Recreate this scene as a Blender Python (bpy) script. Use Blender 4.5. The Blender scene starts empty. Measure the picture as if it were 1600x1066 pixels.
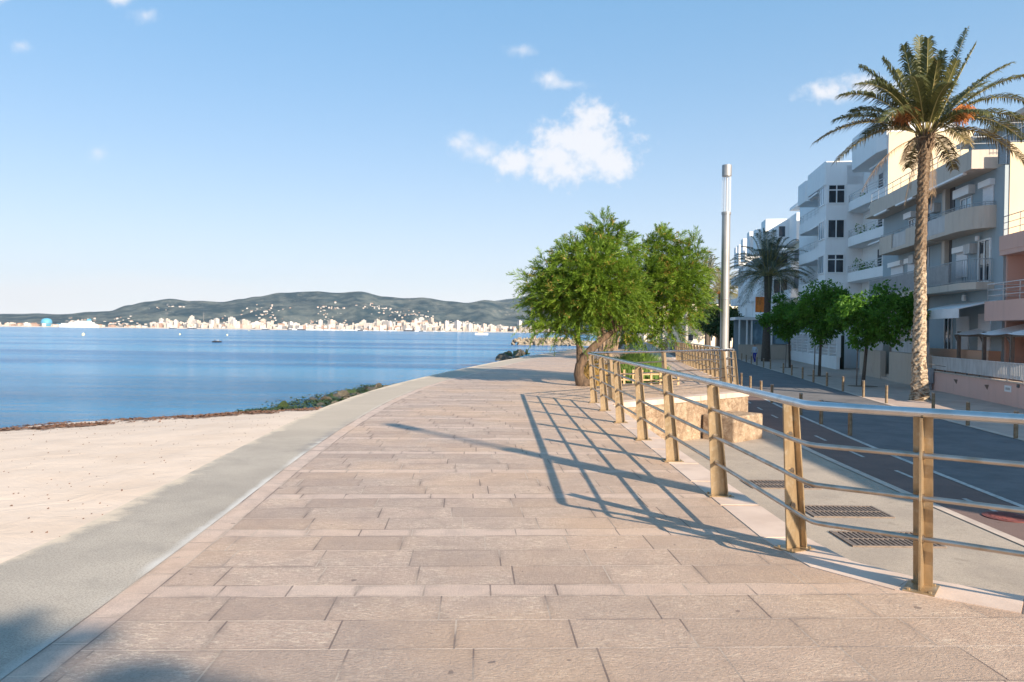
import bpy, math, random
from mathutils import Vector, Matrix, noise as mnoise
S = bpy.context.scene
COL = S.collection
R = math.radians
random.seed(7)

# ------------------------------------------------------------------ camera
FPX, ROLL, PITCH, CAMH = 1200.0, 0.0115, 14.5 / 1200, 1.6
cf = Vector((0, math.cos(PITCH), -math.sin(PITCH)))
cr0 = Vector((1, 0, 0)); cu0 = Vector((0, math.sin(PITCH), math.cos(PITCH)))
cr = cr0 * math.cos(ROLL) + cu0 * math.sin(ROLL)
cu = cu0 * math.cos(ROLL) - cr0 * math.sin(ROLL)
cam = bpy.data.cameras.new('camera'); camo = bpy.data.objects.new('camera', cam); COL.objects.link(camo)
m = Matrix((cr, cu, -cf)).transposed().to_4x4(); m.translation = (0, 0, CAMH)
camo.matrix_world = m
cam.sensor_width = 36; cam.lens = 36 * FPX / 1600; cam.clip_start = .05; cam.clip_end = 40000
S.camera = camo

# ------------------------------------------------------------------ sun, sky, exposure
SUN_H = Vector((.61, -.79)).normalized(); SUN_EL = R(24.5)
sl = bpy.data.lights.new('sun', 'SUN'); sl.energy = 5.0; sl.angle = R(.5); sl.color = (1, .84, .645)
so = bpy.data.objects.new('sun', sl); COL.objects.link(so)
sv = Vector((SUN_H.x * math.cos(SUN_EL), SUN_H.y * math.cos(SUN_EL), math.sin(SUN_EL)))
so.rotation_euler = (-sv).to_track_quat('-Z', 'Y').to_euler(); so.location = (20, -30, 40)
S.view_settings.view_transform = 'Standard'; S.view_settings.look = 'None'
S.view_settings.exposure = 1.0; S.view_settings.gamma = 1
S.view_settings.use_curve_mapping = False
S.cycles.max_bounces = 8; S.cycles.transparent_max_bounces = 12; S.cycles.volume_bounces = 0

W = bpy.data.worlds.new('World'); S.world = W; W.use_nodes = True
wn, wl = W.node_tree.nodes, W.node_tree.links
wn.clear()
def wnode(t, **k):
    n = wn.new(t)
    for a, v in k.items(): setattr(n, a, v)
    return n
def wmath(op, a, b=None, c=None, clamp=False):
    n = wn.new('ShaderNodeMath'); n.operation = op; n.use_clamp = clamp
    for i, v in enumerate((a, b, c)):
        if v is None: continue
        if isinstance(v, (int, float)): n.inputs[i].default_value = v
        else: wl.new(v, n.inputs[i])
    return n.outputs[0]
out = wn.new('ShaderNodeOutputWorld'); bg = wn.new('ShaderNodeBackground'); bg.inputs[1].default_value = .09
sky = wnode('ShaderNodeTexSky', sky_type='NISHITA', sun_disc=False, sun_elevation=SUN_EL,
            sun_rotation=math.atan2(SUN_H.x, SUN_H.y), air_density=1.0, dust_density=.6, ozone_density=2.2, altitude=0)
hs = wnode('ShaderNodeMix', data_type='RGBA', blend_type='MULTIPLY'); hs.inputs[0].default_value = 1; hs.inputs[7].default_value = (.63, .83, 1.0, 1)
wl.new(sky.outputs[0], hs.inputs[6])
tc = wn.new('ShaderNodeTexCoord'); sep = wn.new('ShaderNodeSeparateXYZ'); wl.new(tc.outputs['Generated'], sep.inputs[0])
ysafe = wmath('MAXIMUM', sep.outputs[1], .02)
ca = wmath('DIVIDE', sep.outputs[0], ysafe); cb = wmath('DIVIDE', sep.outputs[2], ysafe)
comb = wn.new('ShaderNodeCombineXYZ'); wl.new(ca, comb.inputs[0]); wl.new(cb, comb.inputs[1])
nz = wnode('ShaderNodeTexNoise'); nz.inputs['Scale'].default_value = 22; nz.inputs['Detail'].default_value = 9; nz.inputs['Roughness'].default_value = .68
wl.new(comb.outputs[0], nz.inputs['Vector'])
nz3 = wnode('ShaderNodeTexNoise'); nz3.inputs['Scale'].default_value = 70; nz3.inputs['Detail'].default_value = 6; wl.new(comb.outputs[0], nz3.inputs['Vector'])
nval = wmath('ADD', wmath('MULTIPLY_ADD', nz.outputs[0], 2.5, -1.25), wmath('MULTIPLY_ADD', nz3.outputs[0], .9, -.45))
# clouds: centre and size as slopes of the view direction, strength
CL = [(.094, .246, .062, .038, 1), (.055, .222, .06, .03, .95), (.125, .225, .03, .028, 1), (0.0, .222, .035, .024, .85), (.07, .25, .03, .03, .9), (.095, .275, .035, .028, .9),
      (-.072, .243, .02, .016, .6), (-.045, .234, .034, .016, .5), (.045, .328, .02, .014, .6), (.07, .322, .026, .008, .5), (.005, .366, .024, .008, .38), (.40, .315, .035, .018, .75), (.46, .325, .03, .018, .8),
      (.52, .31, .04, .03, .8), (-.54, .227, .015, .012, .35), (-.51, .425, .022, .01, .6), (-.48, .405, .02, .012, .4), (-.64, .363, .014, .009, .4), (-.67, .43, .02, .012, .6)]
acc = None
for (a0, b0, sx, sy, st) in CL:
    da = wmath('DIVIDE', wmath('SUBTRACT', ca, a0), sx * 1.25); db = wmath('DIVIDE', wmath('SUBTRACT', cb, b0), sy * 1.25)
    d2 = wmath('ADD', wmath('MULTIPLY', da, da), wmath('MULTIPLY', db, db))
    v = wmath('MULTIPLY', wmath('ADD', wmath('SUBTRACT', 1.0, wmath('SQRT', d2)), wmath('MULTIPLY', nval, .9)), st)
    acc = v if acc is None else wmath('MAXIMUM', acc, v)
mr = wnode('ShaderNodeMapRange', interpolation_type='SMOOTHSTEP'); mr.inputs[1].default_value = .0; mr.inputs[2].default_value = .75
wl.new(acc, mr.inputs[0])
# low thin bank along the horizon
nz2 = wnode('ShaderNodeTexNoise'); nz2.inputs['Scale'].default_value = 5; nz2.inputs['Detail'].default_value = 7
mp = wn.new('ShaderNodeMapping'); mp.inputs['Scale'].default_value = (1, 6, 1); wl.new(comb.outputs[0], mp.inputs[0]); wl.new(mp.outputs[0], nz2.inputs['Vector'])
bank = wmath('SUBTRACT', 1.0, wmath('DIVIDE', wmath('ABSOLUTE', wmath('SUBTRACT', cb, .035)), .05))
bank = wmath('MULTIPLY', wmath('ADD', bank, wmath('MULTIPLY_ADD', nz2.outputs[0], 2.2, -1.35)), wmath('MULTIPLY_ADD', ca, -.75, .42, clamp=True), clamp=True)
mask = wmath('MULTIPLY', wmath('MAXIMUM', mr.outputs[0], bank), wmath('GREATER_THAN', sep.outputs[1], .05), clamp=True)
mask = wmath("MULTIPLY", mask, .8)
mx = wnode('ShaderNodeMix', data_type='RGBA'); wl.new(mask, mx.inputs[0]); hz_f = wmath('POWER', 2.71828, wmath('DIVIDE', wmath('MAXIMUM', sep.outputs[2], 0.0), -.155))
hzm = wnode('ShaderNodeMix', data_type='RGBA'); wl.new(hz_f, hzm.inputs[0]); evn = wnode('ShaderNodeMix', data_type='RGBA'); evn.inputs[0].default_value = .6; wl.new(hs.outputs[2], evn.inputs[6]); evn.inputs[7].default_value = (.95, 2.8, 4.8, 1)
wl.new(evn.outputs[2], hzm.inputs[6]); hzm.inputs[7].default_value = (6.5, 6.35, 6.3, 1)
wl.new(hzm.outputs[2], mx.inputs[6]); mx.inputs[7].default_value = (5.9, 5.75, 5.8, 1)
wl.new(mx.outputs[2], bg.inputs[0]); wl.new(bg.outputs[0], out.inputs[0])

# ------------------------------------------------------------------ pixel -> world (positions measured on the photograph)
def ray(x, y): return cf * FPX + cr * (x - 800) - cu * (y - 533)
C0 = Vector((0, 0, CAMH))
def G(x, y, z=0.0):
    d = ray(x, y); return C0 + d * ((z - CAMH) / d.z)
def AY(x, y, Y):
    d = ray(x, y); return C0 + d * (Y / d.y)

# ------------------------------------------------------------------ materials
MATS = {}
class NT:
    def __init__(s, name):
        s.m = bpy.data.materials.new(name); s.m.use_nodes = True
        s.n = s.m.node_tree.nodes; s.l = s.m.node_tree.links
        s.b = s.n['Principled BSDF']; s.out = s.n['Material Output']
        s.tc = s.n.new('ShaderNodeTexCoord')
    def set(s, i, v):
        if hasattr(v, 'is_output') or isinstance(v, bpy.types.NodeSocket): s.l.new(v, i)
        elif isinstance(v, tuple) and len(v) == 3 and i.type == 'RGBA': i.default_value = (*v, 1)
        else: i.default_value = v
    def math(s, op, a, b=0.0, c=0.0, clamp=False):
        n = s.n.new('ShaderNodeMath'); n.operation = op; n.use_clamp = clamp
        for i, v in enumerate((a, b, c)): s.set(n.inputs[i], v)
        return n.outputs[0]
    def noise(s, scale, detail=4, rough=.55, vec=None, st=None, dist=0):
        n = s.n.new('ShaderNodeTexNoise'); n.inputs['Scale'].default_value = scale; n.inputs['Detail'].default_value = detail
        n.inputs['Roughness'].default_value = rough; n.inputs['Distortion'].default_value = dist
        v = vec or s.tc.outputs['Object']
        if st:
            mp = s.n.new('ShaderNodeMapping'); mp.inputs['Scale'].default_value = st; s.l.new(v, mp.inputs[0]); v = mp.outputs[0]
        s.l.new(v, n.inputs['Vector']); return n.outputs[0]
    def ramp(s, v, a, b):
        n = s.n.new('ShaderNodeMapRange'); n.interpolation_type = 'SMOOTHSTEP'
        s.set(n.inputs[0], v); n.inputs[1].default_value = a; n.inputs[2].default_value = b; return n.outputs[0]
    def mix(s, f, a, b, mode='MIX'):
        n = s.n.new('ShaderNodeMix'); n.data_type = 'RGBA'; n.blend_type = mode
        s.set(n.inputs[0], f); s.set(n.inputs[6], a); s.set(n.inputs[7], b); return n.outputs[2]
    def bump(s, h, strength=.3, dist=.02, prev=None):
        n = s.n.new('ShaderNodeBump'); n.inputs['Strength'].default_value = strength; n.inputs['Distance'].default_value = dist
        s.l.new(h, n.inputs['Height'])
        if prev: s.l.new(prev, n.inputs['Normal'])
        return n.outputs[0]
    def done(s, color, rough=.7, metal=0.0, normal=None, spec=None):
        s.set(s.b.inputs['Base Color'], color); s.set(s.b.inputs['Roughness'], rough); s.set(s.b.inputs['Metallic'], metal)
        if spec is not None: s.set(s.b.inputs['Specular IOR Level'], spec)
        if normal: s.l.new(normal, s.b.inputs['Normal'])
        return s.m
def M(name, c1, c2=None, sc=6, rough=.75, metal=0, bs=None, bst=.25, bd=.01, st=None, lo=.35, hi=.68, spec=None, detail=5):
    if name in MATS: return MATS[name]
    t = NT(name); col = c1; f = None
    if c2: f = t.ramp(t.noise(sc, detail, st=st), lo, hi); col = t.mix(f, c1, c2)
    nm = t.bump(t.noise(bs, 5, .6, st=st), bst, bd) if bs else None
    MATS[name] = t.done(col, rough, metal, nm, spec); return MATS[name]

def leaf_mat(name, c1, c2, c3=None, p3=.88, sc=1.1, trans=.35):
    t = NT(name); g = t.n.new('ShaderNodeNewGeometry')
    r = g.outputs['Random Per Island']
    big = t.ramp(t.noise(sc, 3), .35, .65)
    col = t.mix(t.math('ADD', t.math('MULTIPLY', r, .6), t.math('MULTIPLY', big, .4)), c1, c2)
    if c3:
        pick = t.math('GREATER_THAN', t.math('ADD', t.math('MULTIPLY', r, .35), t.math('MULTIPLY', t.noise(sc * 1.7, 2), .95)), p3)
        col = t.mix(pick, col, c3)
    t.done(col, .55, 0, None, .3)
    tr = t.n.new('ShaderNodeBsdfTranslucent'); t.l.new(col, tr.inputs[0])
    ms = t.n.new('ShaderNodeMixShader'); ms.inputs[0].default_value = trans
    t.l.new(t.b.outputs[0], ms.inputs[1]); t.l.new(tr.outputs[0], ms.inputs[2]); t.l.new(ms.outputs[0], t.out.inputs[0])
    MATS[name] = t.m; return t.m

def paving_mat():
    t = NT('paving'); uv = t.n.new('ShaderNodeSeparateXYZ'); t.l.new(t.tc.outputs['UV'], uv.inputs[0])
    u, v = uv.outputs[0], uv.outputs[1]
    PER, PK, GR = 1.343, .2, .381
    per = t.math('DIVIDE', v, PER); pi = t.math('FLOOR', per); vm = t.math('MULTIPLY', t.math('FRACT', per), PER)
    isp = t.math('LESS_THAN', vm, PK)
    gv = t.math('DIVIDE', t.math('SUBTRACT', vm, PK), GR); gi = t.math('FLOOR', gv)
    row = t.math('ADD', t.math('MULTIPLY', pi, 4), t.math('MULTIPLY', t.math('ADD', gi, 1), t.math('SUBTRACT', 1, isp)))
    gl = t.math('MULTIPLY', t.math('FRACT', gv), GR)
    lv = t.math('ADD', t.math('MULTIPLY', isp, vm), t.math('MULTIPLY', t.math('SUBTRACT', 1, isp), gl))
    hv = t.math('ADD', t.math('MULTIPLY', isp, PK), t.math('MULTIPLY', t.math('SUBTRACT', 1, isp), GR))
    dv = t.math('MINIMUM', lv, t.math('SUBTRACT', hv, lv))
    wd = t.math('ADD', t.math('MULTIPLY', isp, .41), t.math('MULTIPLY', t.math('SUBTRACT', 1, isp), .625))
    off = t.math('MULTIPLY', t.math('FRACT', t.math('MULTIPLY', row, .381)), 1.9)
    us = t.math('DIVIDE', t.math('ADD', u, off), wd); ui = t.math('FLOOR', us)
    lu = t.math('MULTIPLY', t.math('FRACT', us), wd)
    du = t.math('MINIMUM', lu, t.math('SUBTRACT', wd, lu))
    # border course along the sea side
    bor = t.math('LESS_THAN', u, .19); bl = t.math('DIVIDE', v, .37); bi = t.math('FLOOR', bl); blm = t.math('MULTIPLY', t.math('FRACT', bl), .37)
    bdv = t.math('MINIMUM', blm, t.math('SUBTRACT', .37, blm))
    bdu = t.math('MINIMUM', t.math('ABSOLUTE', t.math('SUBTRACT', u, .19)), t.math('ABSOLUTE', t.math('SUBTRACT', u, 0.004)))
    nb = t.math('SUBTRACT', 1, bor)
    dv = t.math('ADD', t.math('MULTIPLY', bor, bdv), t.math('MULTIPLY', nb, dv))
    du = t.math('ADD', t.math('MULTIPLY', bor, bdu), t.math('MULTIPLY', nb, t.math('MINIMUM', du, t.math('ABSOLUTE', t.math('SUBTRACT', u, .19)))))
    pinkf = t.math('MAXIMUM', bor, isp)
    wv = t.math('MULTIPLY', t.noise(9, 3), .004)
    jw = t.math('ADD', .0035, wv)
    jv = t.math('LESS_THAN', dv, jw); ju = t.math('LESS_THAN', du, t.math('MULTIPLY', jw, .9))
    cid = t.n.new('ShaderNodeCombineXYZ'); t.l.new(t.math('ADD', ui, t.math('MULTIPLY', bor, t.math('ADD', bi, 77.3))), cid.inputs[0]); t.l.new(t.math('MULTIPLY', row, nb), cid.inputs[1])
    wnz = t.n.new('ShaderNodeTexWhiteNoise'); t.l.new(cid.outputs[0], wnz.inputs[0]); rv = wnz.outputs[0]
    rsep = t.n.new('ShaderNodeSeparateColor'); t.l.new(wnz.outputs[1], rsep.inputs[0])
    base = t.mix(rv, (.445, .325, .258), (.575, .425, .34))
    base = t.mix(t.math('MULTIPLY', rsep.outputs[1], .35), base, (.45, .37, .315))
    pink = t.mix(rv, (.59, .445, .365), (.65, .50, .41))
    fine = t.noise(85, 8, .8); mid = t.noise(5, 6, .65); grain = t.noise(30, 8, .78, st=(1, 1.6, 1), dist=.4)
    scuff = t.math('MULTIPLY', t.ramp(t.noise(20, 8, .72, st=(.8, 2.4, 1), dist=1.1), .50, .60), t.ramp(t.noise(2.2, 5, .6), .36, .58))
    scuff = t.math('MULTIPLY', scuff, t.math('MULTIPLY_ADD', rsep.outputs[0], .9, .25), 0, True)
    base = t.mix(t.math('MULTIPLY', scuff, .9), base, (.84, .69, .54))
    base = t.mix(t.math('MULTIPLY', t.ramp(grain, .45, .62), .45), base, (.29, .205, .15))
    col = t.mix(pinkf, base, pink)
    col = t.mix(t.math('MULTIPLY', t.ramp(mid, .42, .66), .32), col, (.30, .235, .20))
    col = t.mix(t.math('MULTIPLY', t.ramp(fine, .42, .62), .38), col, (.27, .20, .165))
    grime = t.math('MULTIPLY', t.math('SUBTRACT', 1.0, t.ramp(t.math('ADD', t.math('MINIMUM', du, dv), t.math('MULTIPLY', mid, -.03)), -.01, .03)), t.ramp(t.noise(1.7, 4), .4, .65)); col = t.mix(t.math('MULTIPLY', grime, .5), col, (.24, .18, .15))
    warm = t.math('ADD', t.math('MULTIPLY', t.ramp(t.noise(.45, 3), .44, .66), .6), t.math('MULTIPLY', t.ramp(u, 1.5, 4.5), .45), 0, True)
    col = t.mix(t.math('MULTIPLY', warm, .5), col, (.66, .43, .26))
    spot = t.ramp(t.noise(8.5, 2, .4), .745, .76)
    col = t.mix(t.math('MULTIPLY', spot, .6), col, (.13, .10, .09))
    lightj = t.mix(t.ramp(t.noise(1.3, 3), .45, .6), (.70, .55, .44), (.26, .2, .17))
    darkj = t.mix(t.ramp(t.noise(1.1, 3), .42, .6), (.16, .115, .10), (.52, .42, .34))
    col = t.mix(t.math('MULTIPLY', jv, .8), col, lightj); col = t.mix(t.math('MULTIPLY', ju, .85), col, darkj)
    h = t.math('ADD', t.math('MULTIPLY', t.noise(46, 5, .65, st=(1, 2, 1)), t.math('SUBTRACT', 1.0, t.math('MULTIPLY', pinkf, .6))), t.math('MULTIPLY', t.math('MAXIMUM', jv, ju), -1.2))
    nm = t.bump(t.math('ADD', h, t.math('MULTIPLY', grain, .9)), .9, .011)
    MATS['paving'] = t.done(col, .62, 0, nm, .35); return t.m

def water_mat():
    t = NT('sea_water'); p = t.tc.outputs['Object']
    calm = t.ramp(t.noise(.022, 5, .6, st=(.3, 1.6, 1)), .40, .56)
    deep = t.ramp(t.noise(.012, 3, st=(.4, 1.4, 1)), .4, .6)
    geo = t.n.new('ShaderNodeSeparateXYZ'); t.l.new(p, geo.inputs[0])
    shal = t.math('SUBTRACT', 1.0, t.ramp(geo.outputs[1], 20, 75))
    col = t.mix(t.math('ADD', t.math('MULTIPLY', calm, .7), t.math('MULTIPLY', deep, .3)), (.003, .13, .36), (.03, .28, .53)); col = t.mix(t.math('MULTIPLY', shal, .45), col, (.015, .16, .32))  # calm patches get a lighter base colour, imitating reflected sky
    w = t.math('ADD', t.noise(3.8, 6, .62, st=(.55, 1.5, 1), dist=.4), t.math('MULTIPLY', t.noise(.5, 4, .55, st=(.5, 1.6, 1), dist=.3), 2.2))
    w = t.math('MULTIPLY', w, t.math('MULTIPLY_ADD', calm, -.76, 1.0))
    nm = t.bump(w, 1.0, .45)
    MATS['sea'] = t.done(col, t.math('MULTIPLY_ADD', calm, -.06, .16), 0, nm, .2); return t.m

def sand_mat():
    t = NT('sand'); g = t.noise(190, 3, .7); d = t.noise(.9, 4)
    col = t.mix(t.ramp(d, .35, .7), (.72, .585, .48), (.65, .52, .42)); col = t.mix(t.math('MULTIPLY', t.ramp(g, .4, .75), .3), col, (.42, .31, .22))
    at = t.n.new('ShaderNodeSeparateXYZ'); t.l.new(t.tc.outputs['UV'], at.inputs[0])
    wet = t.math('SUBTRACT', 1.0, t.ramp(at.outputs[0], .1, 1.2)); col = t.mix(t.math('MULTIPLY', wet, .7), col, (.26, .19, .13))
    nm = t.bump(t.math('ADD', t.math('MULTIPLY', t.noise(1.7, 6, .62, dist=1.2), 1.6), t.math('MULTIPLY', t.noise(60, 4, .7), .25)), .32, .06)
    MATS['sand'] = t.done(col, .95, 0, nm, .1); return t.m

def plaster(name, c, dirt=(.25, .22, .2), amt=.35, rough=.85):
    t = NT(name)
    f = t.math('MULTIPLY', t.ramp(t.noise(1.3, 6, .62, st=(2.5, 2.5, .35)), .48, .75), amt)
    col = t.mix(f, c, tuple(a * .55 + b * .45 for a, b in zip(c, dirt)))
    col = t.mix(t.math('MULTIPLY', t.ramp(t.noise(.5, 3), .4, .7), .2), col, tuple(a * .82 for a in c))
    MATS[name] = t.done(col, rough, 0, t.bump(t.noise(40, 4), .12, .01), .2); return t.m

def hill_mat():
    t = NT('hazy_hill_scrub')
    n1 = t.ramp(t.noise(.008, 8, .68), .4, .62); n2 = t.noise(.05, 5, .7)
    col = t.mix(n1, (.02, .046, .062), (.11, .13, .125)); col = t.mix(t.math('MULTIPLY', t.ramp(n2, .54, .66), t.ramp(t.noise(.004, 4, .6), .42, .6)), col, (.26, .235, .2))  # scrub colours with bluish distance haze tinted in
    MATS['hill'] = t.done(col, .95, 0, None, .05); return t.m

def pale_concrete():
    t = NT('sea_wall_concrete'); col = t.mix(t.ramp(t.noise(.7, 6, .6), .35, .7), (.38, .335, .285), (.50, .44, .37))
    col = t.mix(t.math('MULTIPLY', t.ramp(t.noise(75, 7, .82), .45, .6), .62), col, (.20, .175, .155))
    col = t.mix(t.math('MULTIPLY', t.ramp(t.noise(2.6, 7, .7), .52, .7), .4), col, (.27, .24, .21))
    at = t.n.new('ShaderNodeSeparateXYZ'); t.l.new(t.tc.outputs['UV'], at.inputs[0])
    edge = t.math('MULTIPLY', t.math('SUBTRACT', 1.0, t.ramp(t.math('ADD', at.outputs[0], t.math('MULTIPLY', t.noise(3, 5, .7), .12)), .07, .15)), t.ramp(t.noise(.35, 3), .4, .55))
    col = t.mix(t.math('MULTIPLY', edge, .75), col, (.62, .6, .57))
    stain = t.math('MULTIPLY', t.math('SUBTRACT', 1.0, t.ramp(at.outputs[0], .05, .22)), t.math('MULTIPLY', t.ramp(at.outputs[1], 9.5, 11), t.math('SUBTRACT', 1.0, t.ramp(at.outputs[1], 13, 15))))
    col = t.mix(t.math('MULTIPLY', stain, t.ramp(t.noise(2.5, 5, .7), .38, .6)), col, (.2, .2, .21))
    col = t.mix(t.math('MULTIPLY', t.ramp(at.outputs[1], 9, 14), .6), col, (.50, .42, .335))
    sandy = t.ramp(t.math('ADD', at.outputs[0], t.math('MULTIPLY', t.noise(1.6, 7, .7), .9)), 1.32, 1.5); col = t.mix(t.math('MULTIPLY', sandy, .85), col, (.64, .53, .41))
    MATS['sea_wall'] = t.done(col, .85, 0, t.bump(t.noise(80, 5, .7), .4, .008), .2); return t.m

def rough_stone():
    t = NT('rough_stone'); n = t.noise(3.2, 8, .7, dist=.8)
    col = t.mix(t.ramp(n, .38, .64), (.56, .425, .30), (.33, .225, .15)); col = t.mix(t.math('MULTIPLY', t.ramp(t.noise(9, 6, .7, dist=.5), .56, .66), .6), col, (.72, .6, .46))
    MATS['rough_stone'] = t.done(col, .9, 0, t.bump(t.noise(7, 8, .75, dist=.6), 1.0, .12), .15); return t.m

def bronze_steel():
    t = NT('weathered_bronze_steel')
    n = t.noise(7, 6, .65, st=(1, 1, .25)); col = t.mix(t.ramp(n, .36, .66), (.46, .335, .20), (.29, .205, .118))
    rust = t.math('MULTIPLY', t.ramp(t.noise(5, 6, .7, st=(1.5, 1.5, .5)), .59, .72), .8); col = t.mix(rust, col, (.36, .16, .055))
    col = t.mix(t.math('MULTIPLY', t.ramp(t.noise(16, 4, .6), .5, .75), .35), col, (.62, .56, .44))
    MATS['bronze'] = t.done(col, t.math('MULTIPLY_ADD', rust, .35, .36), .55, t.bump(t.noise(30, 4), .08, .01)); return t.m

def window_glass(name, c, r=.06):
    t = NT(name); col = t.mix(t.ramp(t.noise(.9, 3, st=(1, 1, .4)), .4, .65), c, tuple(min(1, a * 2.2 + .01) for a in c))
    MATS[name] = t.done(col, r, 0, None, .8); return t.m

def palm_bark():
    t = NT('palm_bark'); sp = t.n.new('ShaderNodeSeparateXYZ'); t.l.new(t.tc.outputs['Object'], sp.inputs[0])
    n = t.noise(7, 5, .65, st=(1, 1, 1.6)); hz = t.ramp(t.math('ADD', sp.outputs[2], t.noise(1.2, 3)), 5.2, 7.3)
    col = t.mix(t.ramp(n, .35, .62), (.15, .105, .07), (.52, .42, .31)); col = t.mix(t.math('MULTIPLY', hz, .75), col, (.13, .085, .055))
    MATS['palm_bark'] = t.done(col, .9, 0, t.bump(n, .6, .05), .15); return t.m

paving_mat(); water_mat(); sand_mat(); hill_mat(); pale_concrete(); rough_stone(); bronze_steel(); palm_bark()
M('steel', (.62, .62, .62), (.5, .49, .47), 5, .24, 1, st=(1, 1, 1), bs=None)
M('steel_dull', (.50, .45, .40), (.36, .29, .22), 6, .34, 1)
M('lamp_metal', (.44, .43, .42), (.33, .325, .32), 2.2, .42, .6, st=(1, 1, .4))
M('lamp_cap', (.34, .34, .34), (.26, .26, .26), 5, .45, .5)
M('curb_stone', (.64, .50, .41), (.54, .41, .33), 2.2, .7, 0, 60, .25, .006)
def speckled(name, a, b, sp, sc=85):
    t = NT(name); col = t.mix(t.ramp(t.noise(1.1, 8, .65), .36, .66), a, b); col = t.mix(t.math('MULTIPLY', t.ramp(t.noise(sc, 6, .8), .46, .6), .6), col, sp)
    col = t.mix(t.math('MULTIPLY', t.ramp(t.noise(3.3, 5, .65), .6, .7), .5), col, tuple(x * .55 for x in a)); MATS[name] = t.done(col, .9, 0, t.bump(t.noise(sc, 5, .75), .7, .01), .15)
speckled('footway', (.49, .41, .33), (.40, .335, .275), (.22, .18, .15))
speckled('asphalt', (.21, .2, .2), (.155, .15, .152), (.10, .098, .10))
speckled('bike_red', (.23, .16, .14), (.19, .135, .12), (.11, .07, .06))
M('pave_pink', (.47, .36, .30), (.39, .295, .245), 1.5, .85, 0, 40, .2, .008)
M('line_paint', (.56, .53, .49), (.36, .34, .32), 9, .7)
M('kerb', (.56, .46, .38), (.46, .37, .31), 3, .8, 0, 50, .2, .006)
M('iron', (.27, .21, .17), (.19, .15, .125), 20, .6, .4)
M('manhole_red', (.24, .07, .06), (.15, .05, .045), 14, .7, .3)
M('bollard_metal', (.33, .25, .165), (.22, .16, .10), 8, .45, .5)
plaster('white_plaster', (.86, .86, .86), (.5, .48, .45), .28)
plaster('beige_plaster', (.74, .60, .42), (.4, .3, .2), .25)
plaster('greyblue_plaster', (.36, .43, .47), (.15, .17, .18), .3)
plaster('balcony_stone', (.58, .51, .44), (.2, .17, .15), .6)
plaster('peach_plaster', (.70, .42, .29), (.35, .2, .14), .3)
plaster('pink_plaster', (.70, .46, .39), (.32, .2, .17), .35)
plaster('cream_plaster', (.84, .74, .58), (.5, .4, .3), .2)
plaster('stone_tile', (.54, .46, .385), (.25, .2, .16), .5)
window_glass('dark_glass', (.018, .026, .036)); window_glass('sky_glass', (.10, .17, .22), .1)
M('shutter', (.78, .78, .80), (.7, .7, .72), 8, .5, st=(.2, .2, 9))
M('frame_white', (.80, .80, .80), None, rough=.4)
M('frame_dark', (.10, .10, .105), None, rough=.5)
M('rail_grey', (.42, .44, .46), (.34, .36, .38), 6, .45, .3)
M('rail_white', (.74, .75, .76), (.6, .6, .6), 6, .5)
M('frosted', (.34, .36, .38), (.26, .28, .30), 2.5, .35, st=(1, 1, .3))
M('garden_shade', (.02, .03, .02), (.04, .05, .03), 6, .95)  # near-black tone for the shade behind the lattice wall
M('fence_pale', (.58, .575, .57), (.45, .44, .43), 4, .6, st=(2, 2, .3))
M('orange_cloth', (.66, .20, .03), (.52, .15, .025), 3, .8)
M('white_cloth', (.86, .85, .85), (.78, .77, .77), 2, .9)
M('grey_wood', (.20, .165, .14), (.13, .105, .09), 6, .85, st=(4, 4, .5))
M('wood_fence', (.56, .39, .22), (.42, .28, .15), 6, .8)
M('bark', (.155, .10, .062), (.07, .046, .03), 7, .9, 0, 14, .8, .04, st=(2, 2, .5))
M('bark_pale', (.30, .22, .15), (.17, .12, .08), 7, .9, 0, 14, .8, .04, st=(2, 2, .5))
M('bark_grey', (.12, .095, .075), (.07, .055, .045), 9, .9, 0, 20, .5, .02)
M('dead_palm', (.36, .24, .135), (.24, .155, .085), 6, .85)
M('rachis', (.40, .34, .13), (.30, .25, .09), 4, .6)
M('fruit', (.62, .22, .05), (.45, .17, .05), 12, .7)
def town_mat(name, a, b):
    t = NT(name); sp = t.n.new('ShaderNodeSeparateXYZ'); t.l.new(t.tc.outputs['Object'], sp.inputs[0])
    fx = t.math('FRACT', t.math('DIVIDE', t.math('ADD', sp.outputs[0], 100), 4.3)); fz = t.math('FRACT', t.math('DIVIDE', t.math('ADD', sp.outputs[2], 99), 3.9))
    w = t.math('MULTIPLY', t.math('LESS_THAN', t.math('ABSOLUTE', t.math('SUBTRACT', fx, .5)), .24), t.math('LESS_THAN', t.math('ABSOLUTE', t.math('SUBTRACT', fz, .5)), .2))
    MATS[name] = t.done(t.mix(w, t.mix(t.ramp(t.noise(.06, 4), .4, .65), a, b), (.17, .165, .17)), .85)
town_mat('town_white', (.64, .59, .55), (.52, .475, .44)); town_mat('town_cream', (.60, .51, .43), (.5, .42, .35)); town_mat('town_tan', (.5, .36, .28), (.42, .3, .24))
M('town_dark', (.20, .19, .19), None, rough=.6)  # plain dark grey for portholes, walkway and mast
M('roof_tile', (.42, .22, .14), (.34, .17, .11), .2, .9)
M('hull_white', (.66, .65, .64), None, rough=.4)
M('hull_dark', (.03, .035, .05), None, rough=.5)
M('tank_blue', (.10, .36, .52), (.08, .3, .46), .1, .6)
M('buoy_yellow', (.80, .68, .25), (.75, .7, .5), 2, .5)
M('boulder', (.36, .30, .225), (.20, .165, .125), 1.5, .9, 0, 3, .6, .1)
M('wet_rock', (.05, .045, .035), (.10, .085, .06), 3, .5, 0, 6, .6, .05)
M('algae', (.04, .075, .012), (.02, .03, .012), 4, .6, 0, 14, .9, .05)
M('wrack', (.17, .085, .05), (.10, .055, .035), 9, .9)
M('soil', (.22, .15, .10), (.15, .10, .07), 4, .95)
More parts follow.
